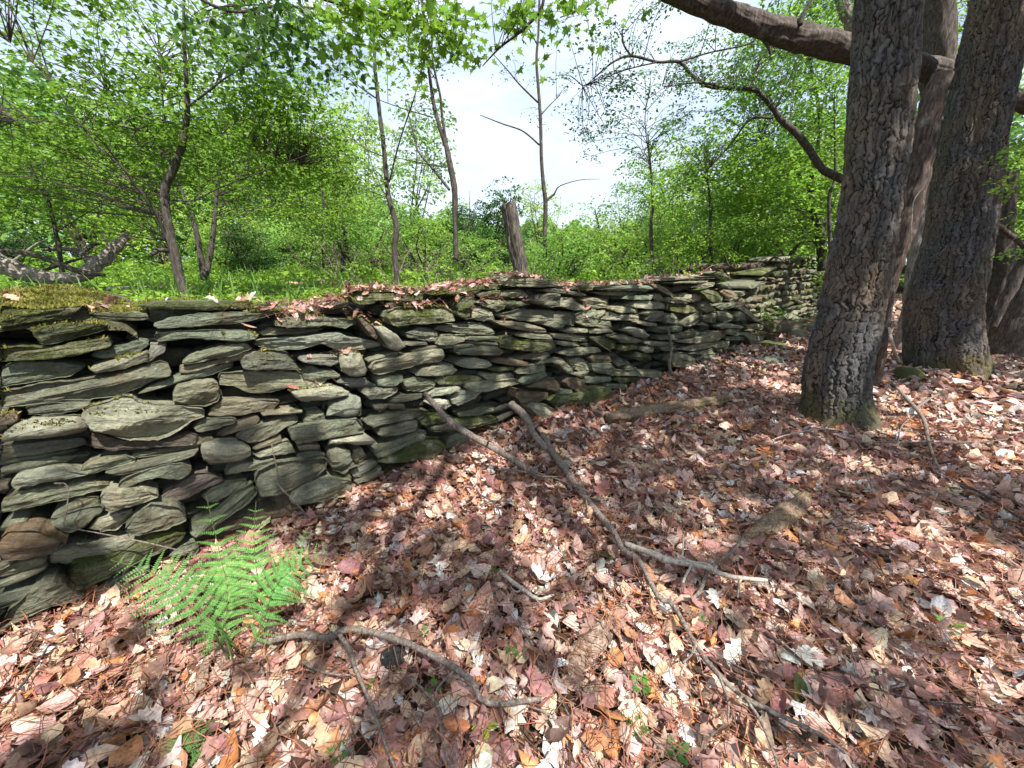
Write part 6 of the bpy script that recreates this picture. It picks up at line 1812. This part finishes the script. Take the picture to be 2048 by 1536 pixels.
# --- ground cover behind the wall
def cover(n, xr, yr, cond, size, hmax, colA, colB, kind='fold', seed=0, upright=0.5):
    x = rng.uniform(*xr, n); y = yr[0] + (yr[1] - yr[0]) * rng.random(n) ** 1.35
    k = cond(x, y) & ((vn(x * 0.9, y * 1.1, seed=seed + 60) + 0.6 * vn(x * 2.6, y * 2.9, seed=seed + 61) > -0.35) | (rng.random(n) < 0.22)); x = x[k]; y = y[k]; n = len(x)
    cl = 0.5 + 0.5 * vn(x * 0.8, y * 0.8, seed=seed + 50) + 0.5 * vn(x * 2.5, y * 2.5, seed=seed + 51)
    hh = hmax * np.clip(cl, 0.08, 1.3) * rng.random(n) ** 0.7
    C = np.stack([x, y, height(x, y) + 0.02 + hh], -1)
    t = np.clip(rng.random(n) * 0.6 + 0.4 * cl, 0, 1)[:, None]
    c = np.array(colA) * (1 - t) + np.array(colB) * t
    c = c * rng.uniform(0.7, 1.25, (n, 1))
    N_ = rng.normal(0, upright, (n, 3)) + [0, 0, 1]
    return batch(C, N_, size * rng.uniform(0.6, 1.3, n), c, kind, curl=rng.normal(0, 0.6, n), bend=-0.4)
vis = lambda x, y: (side_of(x, y) > 0.62) & (np.abs(x) < 1.5 * y + 1)
g = Geo()
V, Fa, cc = cover(105000, (-9, 9), (2.0, 9.5), vis, 0.062, 0.26, (0.14, 0.28, 0.035), (0.30, 0.46, 0.07)); g.add(V, Fa, cc)
V, Fa, cc = cover(80000, (-26, 24), (8, 26), vis, 0.13, 0.45, (0.13, 0.27, 0.035), (0.28, 0.43, 0.07), seed=3); g.add(V, Fa, cc)
o = g.obj("ground_cover", MAT['green'], smooth=False)
props(o, "bright green low ferns and weeds covering the ground behind the wall", "ground cover", kind="stuff")
# brown sprinkling of dead leaves under the brush
x = rng.uniform(-7, 8, 9000); y = rng.uniform(2.5, 11, 9000); k = vis(x, y) & (vn(x * 0.9, y * 1.1, seed=60) + 0.6 * vn(x * 2.6, y * 2.9, seed=61) < -0.15)
x = x[k]; y = y[k]; n = len(x)
V, Fa, cc = batch(np.stack([x, y, height(x, y) + 0.05], -1), rng.normal(0, .3, (n, 3)) + [0, 0, 1], rng.uniform(.08, .14, n), litter_cols(n), 'quad')
o = mesh_obj("leaf_litter", V, Fa, MAT['litter'], cols=cc, smooth=False); props(o, "thin scatter of brown leaves under the bushes behind the wall", "leaf litter", kind="stuff")

m = 5200
x = rng.uniform(-8, 9, m); y = 2.2 + 9 * rng.random(m) ** 1.3; k = vis(x, y) & (vn(x * 1.3, y * 1.3, seed=88) > 0.05); x = x[k]; y = y[k]; m = len(x)
D = np.stack([rng.normal(0, .22, m), rng.normal(0, .22, m), np.ones(m)], -1); L = rng.uniform(0.12, 0.5, m)
V, Fa, cc = batch(np.stack([x, y, height(x, y)], -1) + D * L[:, None] * 0.45, rng.normal(0, 1, (m, 3)), L, np.array([[0.22, 0.36, 0.09]]) * rng.uniform(.6, 1.3, (m, 1)), 'curl', direction=D, width=0.07, bend=rng.normal(0, .5, m))
o = mesh_obj("tall_grass", V, Fa, MAT['green'], cols=cc, smooth=False); props(o, "thin upright grass and weed stems standing in the green behind the wall", "grass", kind="stuff")

# --- shrubs: a few moulds, copied
def shrub_mesh(seed, shape, leaf, colr, n_sp, per, rad):
    st = []
    gg = Geo()
    r = np.random.default_rng(seed)
    w, d, h = shape
    for q in range(7):
        a = r.uniform(0, 6.28); e = np.array([math.cos(a) * w * 0.33, math.sin(a) * d * 0.33, h * r.uniform(0.6, 0.9)])
        P = np.array([[0, 0, -0.1], e * 0.35 + r.normal(0, 0.08, 3), e * 0.7 + r.normal(0, 0.1, 3), e])
        V, Fq = tube(P, [0.035, 0.025, 0.016, 0.005], 6, 18, 0.15, q); gg.add(V, Fq); st.append(catmull(P, 10)[2:])
    regs = [((0, 0, h * 0.42), (w / 2, d / 2, h * 0.40), int(n_sp * 0.55)), ((w * 0.12, 0, h * 0.74), (w * 0.30, d * 0.3, h * 0.24), int(n_sp * 0.30)), ((-w * 0.2, 0, h * 0.25), (w * 0.35, d * 0.4, h * 0.22), int(n_sp * 0.25))]
    V, Fa, cc, src = sprays(regs, leaf, colr, 'fold', per, rad, droop=0.3, tilt=0.4)
    tg = twig_geo(src, np.vstack(st), 0.009, 2, False)
    for v_, f_ in zip(tg.v, tg.f): pass
    return (V, Fa, cc), gg, tg

MOULD = {}
for nm, shape, leaf, colr, nsp, per, rad in (
        ('bush', (2.4, 2.0, 1.6), 0.075, (0.23, 0.38, 0.06), 80, 44, 0.30), ('wide', (3.4, 2.4, 1.7), 0.085, (0.27, 0.42, 0.08), 100, 44, 0.34), ('dark', (2.0, 1.8, 2.6), 0.07, (0.035, 0.10, 0.03), 110, 52, 0.26),
        ('tall', (3.2, 2.8, 4.6), 0.11, (0.27, 0.42, 0.08), 100, 42, 0.45), ('pale', (3.6, 3.0, 5.5), 0.13, (0.38, 0.50, 0.18), 95, 42, 0.5), ('twiggy', (2.6, 2.0, 1.5), 0.06, (0.18, 0.31, 0.045), 40, 34, 0.26)):
    (V, Fa, cc), gg, tg = shrub_mesh(hash(nm) % 1 + len(nm) * 7, shape, leaf, colr, nsp, per, rad)
    a = mesh_obj("crown", V, Fa, MAT['green'], cols=cc, smooth=False); b = gg.obj("stems", MAT['twig']); c = tg.obj("twigs", MAT['twig'])
    a["kind"] = "stuff"; c["kind"] = "stuff"
    for o in (a, b, c): col.objects.unlink(o)
    MOULD[nm] = (a, b, c)

def shrub(mould, x_, Y, label, scale, rot, group, name="shrub", cat="bush", zs=1.0, drop_=0.0):
    d = ray(x_, 540); X_ = d[0] * Y / d[1]
    p = (X_, Y, float(height(X_, Y)) - drop_)
    root = empty(name, p, label, cat, group)
    root.rotation_euler = (0, 0, rot); root.scale = (scale, scale, scale * zs)
    for o in MOULD[mould]:
        c = o.copy(); col.objects.link(c); c.parent = root
    return root

MARKS = [(-60, "beyond the left edge of the fallen tree"), (110, "above the fallen tree at far left"), (260, "over the upturned limb of the fallen tree"), (400, "behind the crooked tree on the left"), (520, "behind the twin-stemmed tree"), (600, "between the twin-stemmed tree and the dark-stemmed tree"),
         (665, "just left of the short dark-stemmed tree"), (735, "just right of the short dark-stemmed tree"), (780, "behind the foot of the tall slender tree"), (850, "between the tall slender tree and the double-stemmed one"), (925, "at the foot of the double-stemmed tree"), (990, "just left of the fence post"),
         (1075, "between fence post and slim bare tree"), (1135, "just right of the slim bare tree"), (1190, "behind the wall right of the slim bare tree"), (1260, "midway between fence post and nearest big trunk"), (1325, "beside the thin straight sapling"), (1372, "right of the thin straight sapling"), (1400, "left of the thin leafy sapling"),
         (1450, "behind the thin leafy sapling"), (1520, "behind the tumbled end of the wall"), (1600, "above the farther wall"), (1700, "directly left of the nearest big trunk"), (1830, "behind the nearest big trunk"), (1990, "behind the second big trunk"), (9999, "beyond the right edge trunks")]
def place_of(x_):
    return next(t for lim, t in MARKS if x_ < lim)
used_labels = set()
def uniq(base, x_, Y):
    for pre in ("", "nearer ", "farther ", "smaller ", "taller "):
        lb = pre + base + " " + place_of(x_)
        if lb not in used_labels and not (pre == "nearer " and Y > 11) and not (pre == "farther " and Y < 11): break
    used_labels.add(lb); return lb
G1 = "leafy shrubs in the band behind the wall"
rowA = [(455, 11.0, 'bush', 1.0), (560, 12.5, 'wide', 1.0), (640, 10.5, 'twiggy', 1.0), (720, 10.0, 'twiggy', 1.1), (760, 12, 'bush', 1.1), (840, 10.2, 'twiggy', 1.1), (860, 12.5, 'bush', 1.25), (950, 9.5, 'bush', 0.8), (1010, 12.5, 'wide', 1.0),
        (1120, 9.0, 'bush', 0.85), (1150, 12, 'wide', 1.0), (1230, 9.2, 'bush', 0.9), (1290, 11.5, 'wide', 1.05), (1380, 10, 'bush', 1.0), (1420, 12.5, 'wide', 1.15), (1500, 12, 'bush', 1.2), (1580, 13, 'wide', 1.1), (1480, 9.6, 'twiggy', 0.9), (1340, 8.6, 'twiggy', 0.7), (1060, 8.0, 'twiggy', 0.7)]
for q, (x_, Y, m_, s_) in enumerate(rowA):
    lb = uniq({'bush': "rounded mid-green bush", 'wide': "broad light-green bush", 'twiggy': "sparse twiggy bush"}[m_], x_, Y)
    shrub(m_, x_, Y, lb, s_, q * 1.3, G1 + {'bush': "", 'wide': ", broad ones", 'twiggy': ", twiggy ones"}[m_])
shrub('dark', 985, 11.5, "dark blue-green juniper behind the fence post", 1.0, 0.4, None, "juniper", "tree", 1.05)
shrub('dark', 930, 13.0, "dark evergreen bush left behind the fence post", 1.0, 1.9, None, "juniper", "tree", 0.95)
shrub('dark', 505, 10.5, "dark shaded thicket in the shrubs left of centre", 0.75, 2.9, None, "thicket", "bush", 0.8)
shrub('dark', 20, 9.0, "dark green conifer bush behind the fallen tree at far left", 0.8, 1.0, None, "juniper", "tree", 0.6)
G2 = "tall leafy trees in the distance"
rowB = [(-150, 12, 'tall', 1.2), (30, 14, 'tall', 1.1), (190, 13, 'tall', 1.0), (330, 15, 'tall', 1.15), (480, 14, 'tall', 1.0), (590, 15, 'tall', 1.15), (660, 14, 'tall', 1.15), (1330, 17, 'tall', 0.85), (1420, 15, 'tall', 0.95), (1370, 16, 'tall', 0.85), (1470, 14, 'tall', 0.9), (1560, 16, 'tall', 1.2), (1660, 15, 'tall', 1.3), (1900, 16, 'tall', 1.3), (2060, 15, 'tall', 1.4), (2250, 14, 'tall', 1.3), (740, 16, 'tall', 0.75)]
for q, (x_, Y, m_, s_) in enumerate(rowB):
    shrub(m_, x_, Y, uniq("tall leafy green tree", x_, Y), s_, q * 2.1, G2, "distant_tree", "tree")
for q, (x_, Y, s_, lb) in enumerate(((820, 20, 1.45, "pale yellow-green tree glowing behind the slender trees left of the fence post"), (610, 22, 1.5, "pale hazy treetop rising over the left trees"), (1085, 24, 0.95, "pale little treetop behind the slim bare tree"), (1250, 21, 1.0, "pale yellowish tree in the dip right of centre"), (1200, 26, 0.7, "pale distant tree low on the skyline"), (735, 23, 1.7, "tall pale tree behind the tall slender tree"), (1345, 20, 1.15, "pale leafy tree behind the thin straight sapling"), (430, 24, 1.5, "pale tree far behind the left trees"), (240, 22, 1.4, "pale tree in the gap above the fallen tree"))):
    shrub('pale', x_, Y, lb, s_, q * 1.7, None, "distant_tree", "tree")

# dry brush tangle
g = Geo()
for q in range(150):
    x_ = rng.uniform(660, 960) if q < 100 else rng.uniform(1000, 1600); Y = rng.uniform(7.8, 11); d = ray(x_, 540); X_ = d[0] * Y / d[1]
    b = np.array([X_, Y, float(height(X_, Y))]); a = rng.uniform(0, 6.28); L = rng.uniform(0.5, 1.3)
    e = b + np.array([math.cos(a) * L, math.sin(a) * L, rng.uniform(0.1, 0.8)]); m_ = (b + e) / 2 + rng.normal(0, 0.12, 3) + [0, 0, 0.25]
    V, Fq = tube([b, m_, e], [0.010, 0.007, 0.002], 4, 10, 0.1, q, cap=False); g.add(V, Fq)
o = g.obj("brushwood", MAT['stick']); props(o, "tangle of dry grey brushwood under the shrubs behind the wall", "brushwood", kind="stuff")

# far wood closing the view
m = 60000
a = rng.uniform(-1.15, 1.15, m); rr = rng.uniform(27, 42, m)
x = np.sin(a) * rr; y = np.cos(a) * rr
hgt = 3.2 + 1.2 * vn(a * 9, a * 0, seed=5) + 0.9 * vn(a * 26, a * 0, seed=6)
px_ = 1024 + FPX * x / np.maximum(y, 1)
dip = np.exp(-((px_ - 1120) / 190.0) ** 2)
left = sstep(900, 500, px_); right = sstep(1330, 1600, px_)
hgt = hgt + 5.0 * left + 5.5 * right - 1.2 * dip
z = height(x, y) + hgt * rng.random(m) ** 0.8
c = np.array([[0.20, 0.33, 0.10]]) * rng.uniform(0.6, 1.5, (m, 1)) + np.array([[0.06, 0.04, 0.0]]) * (vn(a * 30, rr * 0.2, seed=8)[:, None] > 0.2)
V, Fa, cc = batch(np.stack([x, y, z], -1), rng.normal(0, .6, (m, 3)) + [0, 0, 1], rng.uniform(.35, .7, m), np.clip(c, .01, 1), 'fold')
o = mesh_obj("far_wood", V, Fa, MAT['green'], cols=cc, smooth=False); props(o, "far-off green wood closing the view behind the shrubs", "wood", kind="stuff")
print("objects", len(bpy.data.objects))
